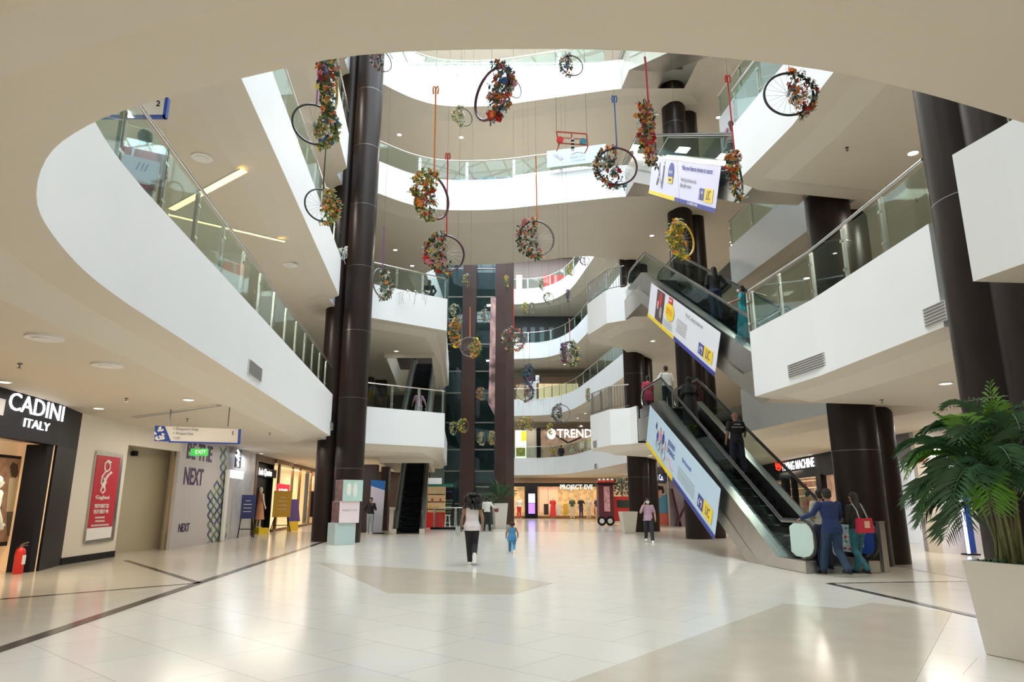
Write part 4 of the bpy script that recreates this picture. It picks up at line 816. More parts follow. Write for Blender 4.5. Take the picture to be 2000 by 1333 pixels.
# ---------------------------------------------------------------- right side shops
vwall((9.0, 61.5), (9.4, 41.5), 0, 3.5, WALLW, 'wall_right')
WR = Wall((8.2, 45.5), (12.2, 38.5)); LP_ = Wall((7.2, 42), (13, 42))
vwall((7.9, 42.3), (15.5, 42.3), 0, 3.5, mat('violet_wall', (.30, .26, .30), .4), 'wall_right')
lp = empty('wall_poster', LP_.p(1292, 980), 0, 'tall poster of a bearded man in a blue shirt under a navy sign', 'poster'); LP_.rect((1278, 945), (1306, 1028), 'print', mat('poster_skyish', (.5, .42, .36), .5, noise=.2), lp, 0, .05); LP_.rect((1277, 925), (1306, 942), 'navy_sign', NAVY, lp, 0, .2); LP_.th = .35; LP_.text('roi Co.', (1279, 933), (1295, 933), SIGNW, lp, .23)
LP_.poly([(1281, 970), (1305, 966), (1305, 1003), (1284, 1003)], 'shirt_print', mat('print_bluegreen', (.05, .22, .35), .5), lp, .06, .01); LP_.poly([(1284, 956), (1292, 955), (1294, 968), (1288, 974), (1284, 968)], 'face_print', SKINM, lp, .07, .01); LP_.poly([(1281, 955), (1286, 949), (1295, 951), (1298, 962), (1294, 966), (1292, 957), (1283, 959)], 'hair_print', DARK, lp, .08, .01); LP_.rect((1281, 1003), (1305, 1026), 'red_band', mat('print_rust', (.45, .08, .05), .5), lp, .07, .01)
q = M(); 
for pts in ([(1312, 955), (1330, 1030)], [(1345, 975), (1320, 1028)]): q.bar(LP_.p(*pts[0], .1), LP_.p(*pts[1], .1), .55, .03)
tag(q.build('wall_graphic', mat('graphic_maroon', (.16, .05, .08), .4)), 'maroon crossed graphic on the violet wall beneath the blue banner', 'wall graphic')
F1 = (13.35, 27.6); F2 = (14.8, 42.3); WM = Wall(F2, F1); fm = empty('shop', (F1[0], F1[1], 0), 0, 'black shop front with a red emblem and white letters FLYING MACHINE', 'shop front')
q = M(); q.slab([(*F1, 2.55), (*F2, 2.55), (*F2, 3.5), (*F1, 3.5)], (.2, 0, 0)); FB = adopt(q.build('sign_board', DARK), fm)
vwall((F1[0] + .9, F1[1]), (F2[0] + .9, F2[1]), 0, 3.0, mat('shop_inside', (.35, .24, .18), .5, emit=(1, .55, .35), es=.12, noise=.5, nscale=2), 'wall_right')  # inside wall emits faintly to look lit
WM.th = .42; WM.text('FLYING MACHINE', (1528, 911), (1590, 905), SIGNW, FB, .04, bold=.012); WM.text('POL', (1470, 912), (1481, 911), SIGNW, FB, .04)
strokes(WM, [[(1515, 905), (1517, 917), (1522, 919), (1526, 913), (1527, 903)], [(1519, 905), (1520, 914)], [(1523, 904), (1523, 914)], [(1515, 910), (1527, 908)]], SIGNR, FB, .06, .045)
for a in (1500, 1535, 1552, 1605): A = WM.p(a, 950); q = M(); q.box((A.x, A.y, 1.3), (.25, .5 if a in (1535, 1605) else .2, 2.6)); adopt(q.build('dark_upright', BLACK), fm)
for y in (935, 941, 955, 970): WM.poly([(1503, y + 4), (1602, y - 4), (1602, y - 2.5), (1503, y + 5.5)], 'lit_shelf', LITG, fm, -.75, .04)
random.seed(9)
for i in range(14): x = random.uniform(1505, 1600); y = random.uniform(945, 985); WM.rect((x, y), (x + 4, y + 9), 'folded_goods', GAR[random.randrange(8)], fm, -.72, .05)
vwall(F1, (13.2, 26.6), 0, 3.5, WALLW, 'wall_right'); vwall((13.2, 26.6), (12.4, 24.2), 0, 3.5, WALLW, 'wall_right')
area('flying_lamp', (14.0, 33, 2.9), .3, 8, 60, (1, .8, .6))
G1 = (12.0, 24.0); G2 = (12.25, 20.9); WG = Wall(G1, G2)
rg = empty('shop', (G1[0], G1[1], 0), 0, 'grey shop front with a white apple emblem and white interior, right of the column', 'shop front')
q = M(); q.slab([(*G1, 2.65), (*G2, 2.65), (*G2, 3.5), (*G1, 3.5)], (.1, 0, 0)); rg = adopt(q.build('grey_header', mat('header_grey', (.10, .10, .11), .5)), rg)
q = M(); q.ell(WG.p(1738, 884, .03), (.03, .14, .13)); q.ell(WG.p(1739, 876.5, .03), (.02, .05, .04), rot=Matrix.Rotation(.6, 3, 'X')); adopt(q.build('apple_emblem', SIGNW), rg)
WG.th = .1; WG.text('APPLE', (1744, 882), (1757, 881), SIGNW, rg, .03); WG.text('Store', (1744, 888), (1752, 888), SIGNW, rg, .03)
vwall((14.2, 25.5), (14.6, 20.6), 0, 3.4, LITW, 'wall_right'); area('white_shop_lamp', (13.3, 23, 3.2), 1.5, 2, 30, (.93, .96, 1))
WG2 = Wall((13.9, 25.5), (14.3, 20.6)); q0 = empty('wall_screen', WG2.p(1752, 953), 0, 'dark square screen inside the white shop', 'screen'); WG2.rect((1740, 940), (1760, 967), 'panel', DARK, q0, 0, .05)
q0 = empty('display_counter', WG2.p(1750, 1010), 0, 'white display counter with a small dark box inside the white shop', 'counter'); WG2.rect((1738, 990), (1775, 1070), 'body', WPLAST, q0, .2, .5); WG2.rect((1752, 1000), (1763, 1008), 'dark_box', NAVY, q0, .75, .04)
H2 = (12.15, 19.9); H3 = (18.5, 18.0)
q = M(); q.slab([(*G2, 0), (*H2, 0), (*H2, 3.5), (*G2, 3.5)], (.3, 0, 0)); struct(q.build('wall_right', WALLW)); q = M(); q.slab([(G2[0] - .03, G2[1], 0), (G2[0] - .03, G2[1] - .18, 0), (G2[0] - .03, G2[1] - .18, 3.5), (G2[0] - .03, G2[1], 3.5)], (.05, 0, 0)); struct(q.build('trim_1', GREY))
vwall(H2, H3, 0, 3.5, mat('white_wall', (.76, .74, .76), .4), 'wall_right'); WH_ = Wall(H2, H3)
t = empty('first_aid_box', WH_.p(1845, 972), 0, 'white wall box under a small red sign on the white wall', 'wall box'); WH_.rect((1828, 966), (1850, 988), 'body', WPLAST, t, 0, .12); WH_.rect((1829, 958), (1841, 966), 'red_label', RED, t, 0, .03); WH_.rect((1832, 971), (1846, 983), 'window', GREY, t, .12, .01)
WGH = Wall(G2, H2)
t = empty('alarm_bell', WGH.p(1803, 893), 0, 'red alarm sign high on the white wall behind the palm', 'fire alarm'); WGH.rect((1797, 884), (1806, 902), 'body', RED, t, 0, .06)
area('white_wall_lamp', (12.6, 18.2, 3.3), .8, .8, 40, (.92, .93, 1))
vwall((17, 5), (17, 18.5), 0, 3.5, WALLW, 'wall_right')
t = empty('light_post', atz(1893, 1085, 0), 0, 'slim white glowing post behind the palm planter', 'light post'); q = M(); q.box((0, 0, 1.2), (.06, .06, 2.4)); q.build('tube', mat('post_glow', (.7, .75, 1), .4, emit=(.7, .78, 1), es=1.2), t); q = M(); q.box((.14, .05, 1.2), (.2, .04, 2.3)); q.build('blue_panel', BLUE, t); q = M(); q.box((.05, 0, .02), (.35, .3, .04)); q.build('base', DARK, t)

# ---------------------------------------------------------------- floral bicycle wheels hung through the atrium
PAL = {'red': (.62, .03, .03), 'orange': (.85, .25, .04), 'yellow': (.85, .62, .05), 'white': (.8, .78, .72), 'pink': (.75, .25, .32), 'blue': (.05, .15, .45), 'purple': (.25, .06, .3), 'peach': (.85, .5, .32), 'teal': (.03, .2, .28)}
FM = {k: mat('petal_' + k, v, .6) for k, v in PAL.items()}
LEAFD = mat('leaf_dark', (.03, .10, .03), .5, noise=.3, nscale=20); LEAFL = mat('leaf_light', (.16, .26, .04), .5, noise=.3, nscale=20); LEAFG = mat('leaf_grey', (.10, .18, .12), .5)
RIMC = {'black': mat('rim_black', (.02, .03, .03), .35), 'maroon': mat('rim_maroon', (.10, .02, .04), .35), 'gold': mat('rim_gold', (.55, .30, .02), .35), 'pink': mat('rim_pink', (.45, .08, .16), .4), 'grey': mat('rim_grey', (.16, .15, .15), .35), 'yellow': mat('rim_yellow', (.70, .45, .03), .4)}
SPOKE = mat('spoke', (.35, .35, .35), .4, metal=.6)
def flower(q, c, r, n=5, mi=0, rnd=random):
    ax = Vector((rnd.uniform(-1, 1), rnd.uniform(-1, 1), rnd.uniform(-1, 1))).normalized(); a = ax.orthogonal().normalized(); b = ax.cross(a)
    for k in range(n):
        t = 2 * PI * k / n; d = a * math.cos(t) + b * math.sin(t); e = -a * math.sin(t) + b * math.cos(t)
        q.add([c, c + d * r * .6 + e * r * .4 + ax * r * .1, c + d * r + ax * r * .35, c + d * r * .6 - e * r * .4 + ax * r * .1], [(0, 1, 2, 3)], mi)
    q.ell(c + ax * r * .15, (r * .2,) * 3, 6, 4, mi)
def wheel(px, py, rp, asp, rim, cols, arc, lab, leaf=0, cord='black', bow=None, top=None, fill=.5, R=.33, n=110, tilt=0, blue=False, dist=None):
    """px,py centre and rp half-height in the photo; asp = width over height; arc = clock angles (deg, 0 right, 90 up) covered in flowers"""
    rnd = random.Random(int(px * 7 + py)); d = dist or FPX * R / rp; big = rp > 15
    c = at(px, py, d); t = empty('floral_wheel', c, 0, lab, 'floral wheel', 'bicycle wheels with artificial flowers'); yaw = math.acos(min(1, asp)) * (1 if tilt >= 0 else -1) - math.atan2(c.x, c.y)
    RZ = Matrix.Rotation(yaw, 3, 'Z') @ Matrix.Rotation(math.radians(abs(tilt)) * (1 if tilt > 0 else -1), 3, 'Y')
    pt = lambda r, a, y=0: RZ @ Vector((r * math.cos(a), y, r * math.sin(a)))
    q = M(); q.tube([pt(R, 2 * PI * i / 40) for i in range(40)], .018 if big else .02, 6, closed=True); autosmooth(q.build('rim', RIMC[rim], t), 60)
    if big:
        q = M()
        for i in range(20): q.tube([pt(.02, 2 * PI * i / 20 + .3, .02 * (-1) ** i), pt(R, 2 * PI * i / 20)], .0022, 4, cap=False)
        sp_ = q.build('spokes', SPOKE, t); q = M(); q.tube([pt(0, 0, -.045), pt(0, 0, .045)], .02, 8); q.build('hub', SPOKE, sp_)
    k = n if big else int(n * .45); gm = [M() for _ in cols]; lf = M(); a0, a1 = math.radians(arc[0]), math.radians(arc[1])
    def spot():
        a = rnd.uniform(a0, a1); r = R * (1 + .18 * rnd.random()) if rnd.random() > fill else R * rnd.uniform(.2, 1.0)
        return pt(r, a, rnd.uniform(-.07, .07))
    if big:
        for i in range(12): q = M(); flower(q, spot(), rnd.uniform(.05, .075), 6, 0, rnd); q.build('blossom', FM[cols[i % len(cols)]], t)
    for i in range(k): flower(gm[rnd.randrange(len(cols))], spot(), rnd.uniform(.025, .045) * (1 if big else 1.5), 5, 0, rnd)
    for i, q in enumerate(gm):
        if q.v: q.build('flower_garland', FM[cols[i]], t)['kind'] = 'stuff'
    for i in range(int(k * 3.2)):
        p = spot(); u = Vector((rnd.uniform(-1, 1), rnd.uniform(-1, 1), rnd.uniform(-1, .6))).normalized(); v = u.orthogonal().normalized(); l = rnd.uniform(.05, .085) * (1 if big else 1.3)
        lf.add([p, p + u * l * .5 + v * l * .3, p + u * l, p + u * l * .5 - v * l * .3], [(0, 1, 2, 3)], 0)
    lf.build('leaf_garland', (LEAFD, LEAFL, LEAFG)[leaf], t)['kind'] = 'stuff'
    ax_, bx_ = ((.5, 9.0) if c.y < 29 else (1.0, 7.5)); zt = (25.18 if 29 < c.y < 33 or c.y > 61.5 else 25.15 + 1.6 * (1 - ((c.x - ax_) / bx_) ** 2)) - c.z; tz = (at(top[0], top[1], 1) - Vector((0, 0, CAMH))) if top else None
    if tz is not None: zc = CAMH + tz.z / tz.y * c.y - c.z
    q = M(); q.tube([(0, 0, R), (0, 0, zt)], .0016 if rp > 30 else .0025, 4); q.build('wire', RUBBER, t)
    if tz is not None and zc > R:
        mm = FM.get(cord) or RUBBER; q = M(); q.tube([(0.01, 0, R), (.0, .01, zc)], .012, 5); q.tube([(0.02, 0, R), (-.01, .01, zc)], .006, 5); q.build('ribbon', mm, t)
        if bow:
            q = M()
            for sx in (-1, 1): q.tube([(0, 0, zc), (sx * .03, 0, zc + .03), (sx * .04, 0, zc - .02), (sx * .03, 0, zc - .10)], .014, 5)
            q.build('ribbon_bow', mm, t)
    return t
W_ = wheel
W_(960, 184, 52, .62, 'maroon', ['orange', 'red', 'pink', 'white', 'blue'], (-110, 60), 'large maroon wheel with orange and blue flowers near the skylight', leaf=2, tilt=-20)
W_(1003, 172, 20, .75, 'grey', ['white', 'peach', 'pink'], (100, 250), 'small wheel directly right of the large maroon wheel under the skylight')
W_(746, 118, 22, .85, 'grey', ['pink', 'white', 'purple'], (90, 280), 'wheel with pale pink flowers beside the top of the tall left column')
W_(1117, 128, 22, .95, 'black', ['white', 'orange', 'red', 'blue'], (90, 270), 'black wheel with mixed flowers hung against the skylight, right part')
W_(905, 228, 19, .9, 'black', ['white', 'peach'], (90, 270), 'small wheel with cream flowers below the topmost white band', leaf=1)
W_(1540, 184, 46, .95, 'black', ['red', 'orange', 'peach', 'white'], (-75, 85), 'large black wheel with red flowers at the upper right', leaf=0)
W_(614, 243, 42, .98, 'black', ['yellow', 'peach', 'orange', 'blue'], (-80, 65), 'dark green wheel with yellow flowers left of the tall column', leaf=1, top=(617, 130), cord='purple')
W_(645, 165, 52, .28, 'gold', ['orange', 'yellow', 'red', 'pink', 'blue'], (60, 300), 'gold rimmed wheel turned edge-on with bright flowers beside the tall column', leaf=0)
W_(628, 401, 33, .95, 'black', ['yellow', 'orange', 'red', 'white'], (-90, 80), 'black wheel with yellow and red flowers against the left white fascia', leaf=1, top=(633, 270))
W_(1268, 262, 52, .2, 'pink', ['orange', 'orange', 'peach', 'yellow', 'red'], (60, 300), 'pink rimmed wheel turned edge-on with orange flowers beside the upper escalator', top=(1263, 110), cord='red')
W_(1205, 325, 39, .98, 'maroon', ['white', 'peach', 'red', 'teal', 'orange'], (90, 290), 'large wheel with a blue ribbon and white and red flowers', top=(1197, 190), cord='blue', bow=True)
W_(845, 384, 45, .7, 'maroon', ['red', 'orange', 'yellow', 'peach'], (80, 275), 'wheel with an orange ribbon and dense red and green flowers', leaf=1, top=(853, 172), cord='orange', bow=True)
W_(870, 495, 37, .98, 'maroon', ['red', 'yellow', 'peach', 'pink'], (90, 290), 'wheel with yellow and red flowers on a thin dark red ribbon', top=(877, 302), cord='red', bow=True)
W_(1048, 465, 35, .96, 'grey', ['orange', 'white', 'pink', 'peach'], (90, 290), 'wheel with orange flowers at the centre below the white bridge', top=(1048, 305), cord='orange')
W_(1437, 342, 42, .25, 'black', ['orange', 'white', 'red', 'yellow'], (60, 300), 'narrow edge-on wheel of green leaves and orange flowers beside the lilac banner', top=(1422, 150), cord='red', bow=True)
W_(1332, 467, 35, .62, 'yellow', ['yellow', 'yellow', 'orange'], (90, 290), 'all yellow wheel beside the dark column above the middle escalator', leaf=1, fill=.7)
W_(745, 553, 28, .6, 'grey', ['white', 'orange', 'white'], (-90, 90), 'wheel with white flowers before the second floor landing railing', top=(742, 442), cord='purple')
W_(891, 650, 25, .45, 'grey', ['orange', 'yellow', 'orange'], (60, 300), 'wheel thick with orange flowers in front of the lift glass', fill=.8)
W_(917, 678, 19, .98, 'grey', ['orange', 'yellow', 'peach'], (-80, 60), 'wheel with yellow green flowers before the brown lift panel', leaf=1, top=(912, 600), cord='orange')
W_(1003, 663, 21, .95, 'grey', ['pink', 'orange', 'red', 'white'], (0, 350), 'full round wheel of pink and orange flowers right of the lift', top=(1000, 560), cord='red', fill=.35)
W_(1113, 690, 22, .65, 'black', ['white', 'yellow', 'white'], (-85, 85), 'wheel with white and green flowers in front of the far second floor band', top=(1101, 622), cord='pink')
W_(1104, 690, 18, .3, 'pink', ['pink', 'purple'], (60, 300), 'small pink edge-on wheel left of the white flowered wheel')
W_(1034, 732, 17, .6, 'black', ['purple', 'blue'], (60, 300), 'dark wheel with purple flowers above the far second floor shop')
W_(1024, 766, 16.6, .98, 'grey', ['peach', 'purple'], (-90, 90), 'thin wheel in front of the bright white far doorway')
W_(1097, 808, 16.6, .98, 'grey', ['white', 'purple'], (90, 280), 'grey wheel in front of the second floor white band')
for x, y, r, asp, cols, lab in ((1022, 828, 11, .6, ['yellow', 'peach'], 'far small wheel above the yellow poster, left one'), (1035, 828, 11, .6, ['yellow', 'pink'], 'far small wheel above the yellow poster, right one'), (905, 832, 12, .9, ['yellow'], 'small yellow wheel in front of the lower lift panel'), (886, 838, 11, .5, ['yellow', 'white'], 'small yellow edge-on wheel beside the lower lift glass'),
    (940, 770, 17, .7, ['orange', 'peach'], 'wheel with rust flowers in front of the lower lift glass'), (941, 857, 12, .5, ['pink', 'white'], 'small pale wheel low in front of the lift glass'), (961, 856, 12, .5, ['orange', 'white'], 'small orange wheel low beside the lift pier'),
    (1072, 582, 9, .9, ['yellow', 'white'], 'tiny far wheel below the top far band'), (1027, 602, 10, .4, ['yellow'], 'tiny far edge-on yellow wheel under the top band'), (1039, 602, 10, .4, ['purple', 'white'], 'tiny far edge-on purple wheel under the top band'), (912, 548, 11, .5, ['yellow', 'white'], 'tiny pale yellow wheel at the top of the brown lift pier'),
    (990, 550, 10, .3, ['yellow'], 'tiny edge-on yellow wheel beside the right lift pier'), (1059, 557, 10, .4, ['white', 'pink'], 'tiny wheel before the top far railing'), (1115, 527, 10, .6, ['yellow', 'yellow'], 'tiny wheel with yellow flowers at the top far curve'), (889, 607, 12, .9, ['white', 'white'], 'small silvery white wheel beside the lift glass'),
    (948, 617, 11, .6, ['white', 'white'], 'small silvery wheel before the hanging lift print'), (1110, 578, 8, .3, ['purple'], 'tiny dark wheel under the top far cove'), (1149, 772, 12, .25, ['orange', 'white'], 'small edge-on wheel before the white second floor band at right'), (1075, 838, 9, .5, ['yellow'], 'tiny wheel beside the leaf emblem of the far shop'), (1142, 508, 8, .9, ['white', 'purple'], 'tiny far wheel resting before the upper white curve')):
    W_(x, y, r, asp, 'grey', cols, (60, 300), lab, leaf=(x % 2), dist=max(38.8, min(FPX * .33 / r, 44)))
# trailing white plants on the ledges
def trailing(px, py, d, w_, lab):
    t = empty('trailing_plant', at(px, py, d), 0, lab, 'plant', 'white trailing plants on the ledges'); q = M(); l = M(); rnd = random.Random(px)
    for i in range(26): flower(q, Vector((rnd.uniform(-w_, w_), rnd.uniform(-.08, .08), rnd.uniform(-.05, .15))), .05, 5, 0, rnd)
    for i in range(12): x = rnd.uniform(-w_, w_); l.tube([(x, 0, 0), (x + rnd.uniform(-.05, .05), -.05, -.25), (x + rnd.uniform(-.08, .08), -.06, -rnd.uniform(.3, .6))], .008, 4)
    q.build('white_flowers', FM['white'], t)['kind'] = 'stuff'; l.build('trailing_stems', mat('stem_grey', (.45, .47, .46), .6), t)['kind'] = 'stuff'
p = aty(668, 492, 24.0); trailing(669, 490, (p.y * cT + (p.z - CAMH) * sT), .18, 'white trailing plant on the left fascia against the tall column')
p = aty(800, 572, 28.1); trailing(800, 572, (p.y * cT + (p.z - CAMH) * sT) - .3, .9, 'row of white trailing plants on the second floor landing')
p = aty(1040, 783, 59.5); trailing(1040, 783, 57, 1.2, 'far row of trailing plants on the second floor band')
# red frame hung above the bridge
t = empty('hanging_frame', at(1118, 272, 17.5), math.radians(8), 'red painted metal frame with two small wheels hung above the third floor bridge', 'hanging frame'); RF = mat('frame_red', (.40, .05, .03), .4)
q = M(); q.bar((-.42, 0, .18), (.38, 0, .18), .03); q.bar((-.42, 0, .18), (-.36, 0, -.2), .03); q.bar((.38, 0, .18), (.4, 0, -.2), .03); q.bar((-.4, 0, .02), (.38, 0, .02), .02); q.bar((-.02, 0, .18), (-.02, 0, 0), .03); q.bar((-.36, 0, -.14), (.4, 0, -.14), .025); q.bar((-.36, 0, -.2), (-.36, .3, -.2), .025); q.bar((.4, 0, -.2), (.4, .3, -.2), .025); q.build('frame', RF, t)
for x, m_ in ((-.33, RED), (.28, FM['teal'])): q = M(); q.tube([(x, -.03, -.05), (x, .03, -.05)], .09, 16); q.build('small_wheel', m_, t)
q = M()
for k in range(7): q.cyl((0, 0, -.32 + k * .05), .045, .026, 10, mi=k % 2)
q.build('striped_post', (WPLAST, DARK), t); q = M(); q.tube([(-.42, 0, .18), (-.42, 0, 25 - t.location.z)], .004, 4); q.tube([(.38, 0, .18), (.38, 0, 25 - t.location.z)], .004, 4); q.build('wires', RUBBER, t)

# ---------------------------------------------------------------- people
SK = mat('skin_brown', (.30, .16, .10), .55); SKL = mat('skin_light_brown', (.42, .25, .17), .55); HAIR = mat('hair_black', (.010, .008, .007), .6)
DG = lambda: bpy.context.evaluated_depsgraph_get()
def remesh(q, name, m, vox, parent, smooth=3):
    me = q.mesh('tmp', m); o = bpy.data.objects.new('tmp', me); C.objects.link(o)
    r = o.modifiers.new('r', 'REMESH'); r.mode = 'VOXEL'; r.voxel_size = vox; r.use_smooth_shade = True
    s_ = o.modifiers.new('s', 'SMOOTH'); s_.iterations = smooth; s_.factor = .5
    bpy.context.view_layer.update(); ev = o.evaluated_get(DG()); m2 = bpy.data.meshes.new_from_object(ev); m2.name = name; bpy.data.objects.remove(o)
    m2.materials.clear(); m2.materials.append(m); x = bpy.data.objects.new(name, m2); C.objects.link(x)
    if parent: x.parent = parent
    return x
def ring(c, rx, ry, n=16, rot=None): c = Vector(c); R = rot or Matrix.Identity(3); return [c + R @ Vector((rx * math.cos(2 * PI * i / n), ry * math.sin(2 * PI * i / n), 0)) for i in range(n)]
def cap_tube(q, pts, rs):
    q.tube(pts, rs, 10); q.ell(pts[0], (rs[0],) * 3, 10, 6); q.ell(pts[-1], (rs[-1],) * 3, 10, 6)
    for p, r in zip(pts[1:-1], rs[1:-1]): q.ell(p, (r,) * 3, 10, 6)
ARM = {'down': ((.24, -.03, 1.13), (.25, .06, .90)), 'rail': ((.27, .06, 1.14), (.37, .30, 1.08)), 'phone': ((.27, .10, 1.14), (.13, .11, 1.47)), 'hold': ((.22, .02, 1.12), (.08, .26, 1.10)), 'strap': ((.25, .02, 1.14), (.15, .20, 1.32)), 'back': ((.26, -.1, 1.14), (.27, -.22, .95)), 'wide': ((.30, .02, 1.2), (.42, .22, 1.12)), 'hip': ((.31, -.06, 1.13), (.19, .02, .98)), 'swing': ((.23, .1, 1.16), (.2, .3, 1.02))}
LEG = {'stand': (((.09, .02, .49), (.10, -.01, .09)), ((.09, .02, .49), (.10, -.01, .09))), 'walk': (((.09, .16, .52), (.09, .10, .10)), ((.09, -.03, .48), (.08, -.34, .20))), 'stride': (((.10, .14, .50), (.10, .25, .09)), ((.09, .02, .48), (.08, -.28, .14))), 'apart': (((.12, .03, .49), (.15, .0, .09)), ((.12, .0, .49), (.15, .0, .09))), 'run': (((.06, .08, .48), (.04, .02, .09)), ((.07, .03, .47), (.05, -.30, .28)))}
def person(loc, rz, h, lab, top, bottom, armL='down', armR='down', legs='stand', skin=SK, female=False, hair='short', sleeve='half', topm=None, skirt=False, long_top=0, shoe=None, bag=None, name='person', cat='person', group=None, lean=0, mask=False, hijab=False, head=True, hairm=None, width=1.0, vox=.014, mirror=False):
    t = empty(name, loc, rz, lab, cat, group); s = h / 1.7; t.scale = (s * width, s * width, s)
    R = Matrix.Rotation(-math.radians(lean), 3, 'X'); piv = Vector((0, 0, .95))
    L = lambda p: piv + R @ (Vector(p) - piv)     # upper body leans about the hips
    sw = .165 if female else .185; hw = .165 if female else .155; lg = LEG[legs]; ll = [lg[0], lg[1]] if not mirror else [lg[1], lg[0]]
    def side(p, k): return Vector((p[0] * k, p[1], p[2]))
    def limb_arm(q, k, nm, ex=0, upto=2):
        e, w_ = ARM[nm]; sh = L((k * (sw - .01), 0, 1.385)); e = L(side(e, k)); w_ = L(side(w_, k)); a = [sh, e, w_][:upto + 1]
        if upto == 1: a = [sh, sh.lerp(e, .8)]
        cap_tube(q, a, [.052 + ex, .042 + ex, .030 + ex][:len(a)]); return e, w_
    def limb_leg(q, k, j, ex=0, upto=2, flare=0):
        kn, an = ll[j]; hp = Vector((k * .085, 0, .90)); kn = side(kn, k); an = side(an, k); a = [hp, kn, an] if upto == 2 else [hp, kn.lerp(hp, .15)]
        cap_tube(q, a, ([.088 + ex, .060 + ex + flare * .5, .042 + ex + flare] if upto == 2 else [.09 + ex, .068 + ex])); return kn, an
    # ---- body, one continuous surface
    b = M()
    b.loft([ring(p, rx, ry) for p, rx, ry in (((0, 0, .84), .10, .08), ((0, 0, .92), hw, .10), (L((0, 0, 1.06)), .125, .085), (L((0, .005, 1.24)), .145 if female else .155, .10), (L((0, 0, 1.37)), sw - .02, .085), (L((0, 0, 1.43)), .10, .065))]); b.ell((0, -.02, .90), (hw, .115, .10), 14, 8)
    nk = L((0, 0, 1.42)); hd = L((0, .02, 1.585)); b.tube([nk, L((0, .01, 1.54))], .052, 12)
    if head:
        b.ell(hd + Vector((0, -.01, .02)), (.074, .092, .098), 16, 12); b.ell(hd + Vector((0, .025, -.05)), (.055, .065, .062), 14, 10)
        b.ell(hd + Vector((0, .098, -.012)), (.012, .02, .024), 8, 6)
        for k in (-1, 1): b.ell(hd + Vector((k * .078, -.005, -.005)), (.012, .02, .03), 8, 6)
    hands = []
    for k, nm in ((-1, armL), (1, armR)):
        e, w_ = limb_arm(b, k, nm); d = (w_ - e).normalized(); u = Vector((0, 1, 0)) - d * d.y; u = u.normalized() if u.length > .1 else Vector((1, 0, 0)); v = d.cross(u)
        b.ell(w_ + d * .05, (.026, .036, .045), 10, 7, rot=Matrix((v, u, d)).transposed()); hands.append(w_ + d * .08)
        for f in range(4):
            o_ = w_ + d * .08 + u * (.027 - f * .018); ln = (.062, .072, .068, .052)[f]; cap_tube(b, [o_, o_ + d * ln * .6 + v * k * -.006, o_ + d * ln * .9 + v * -k * .025], [.011, .010, .008])
        cap_tube(b, [w_ + d * .03 + u * .03, w_ + d * .065 + u * .058, w_ + d * .09 + u * .062], [.013, .011, .009])
    for j, k in enumerate((-1, 1)):
        kn, an = limb_leg(b, k, j); up = an.z > .15; f = an + Vector((0, .10 if not up else .03, -.055 if not up else -.11)); cap_tube(b, [an, an + Vector((0, -.02, -.045)), f], [.04, .035, .028])
    remesh(b, 'body', skin, vox, t, 2)
    # ---- face
    if head and not hijab or (head and hijab):
        fc = M()
        for k in (-1, 1): fc.ell(hd + Vector((k * .030, .083, .012)), (.013, .006, .007), 8, 5, 0); fc.ell(hd + Vector((k * .030, .088, .012)), (.006, .003, .006), 6, 4, 1); fc.box(hd + Vector((k * .031, .085, .032)), (.032, .006, .006), mi=1)
        fc.box(hd + Vector((0, .088, -.050)), (.04, .008, .010), mi=2)
        if name == 'person': fc.build('face_features', (WPLAST, HAIR, mat('lips', (.30, .08, .07), .5)), t)
        if mask: q = M(); q.ell(hd + Vector((0, .055, -.04)), (.062, .055, .048), 12, 8); q.build('face_mask', PALE, t)
    # ---- trousers / skirt
    if bottom is not None:
        p = M()
        if skirt: p.loft([ring(c_, rx, ry) for c_, rx, ry in (((0, 0, 1.04), .15, .11), ((0, -.01, .9), hw + .03, .14), ((0, 0, .5), .22, .19), ((0, 0, skirt), .26, .22))])
        else:
            p.loft([ring(c_, rx, ry) for c_, rx, ry in (((0, 0, 1.02), .135, .095), ((0, -.01, .93), hw + .012, .118), ((0, -.01, .84), hw, .11))]); p.ell((0, -.035, .90), (hw * .95, .11, .09), 14, 8)
            for j, k in enumerate((-1, 1)): limb_leg(p, k, j, .014, 2 if legs != 'shorts' else 1, .01 if not female else .004)
        remesh(p, 'trousers' if not skirt else 'skirt', bottom, vox, t, 2)
    # ---- shirt
    if top is not None:
        p = M(); z0 = .93 - long_top
        rr = [((0, 0, z0), hw + .02 + long_top * .12, .125 + long_top * .1)]
        if long_top > .1: rr.append(((0, -.01, .92), hw + .03, .135))
        rr += [(L((0, 0, 1.08)), .148, .105), (L((0, .005, 1.24)), .163 if female else .175, .118), (L((0, 0, 1.37)), sw, .10), (L((0, 0, 1.44)), .085, .07)]
        p.loft([ring(c_, rx, ry) for c_, rx, ry in rr])
        if sleeve != 'none':
            for k, nm in ((-1, armL), (1, armR)): limb_arm(p, k, nm, .014, 2 if sleeve == 'long' else 1)
        remesh(p, 'shirt', top, vox, t, 2)
    # ---- shoes
    if shoe is not None:
        for j, k in enumerate((-1, 1)):
            an = side(ll[j][1], k); q = M(); up = an.z > .15
            if up: q.ell(an + Vector((0, -.01, -.1)), (.045, .045, .13), 12, 8); q.box(an + Vector((0, -.05, -.1)), (.08, .02, .24))
            else: q.ell(an + Vector((0, .06, -.045)), (.046, .13, .045), 12, 8); q.box(an + Vector((0, .055, -.078)), (.085, .25, .022))
            remesh(q, 'shoe', shoe, .012, t, 2)
    # ---- hair
    hm = hairm or HAIR
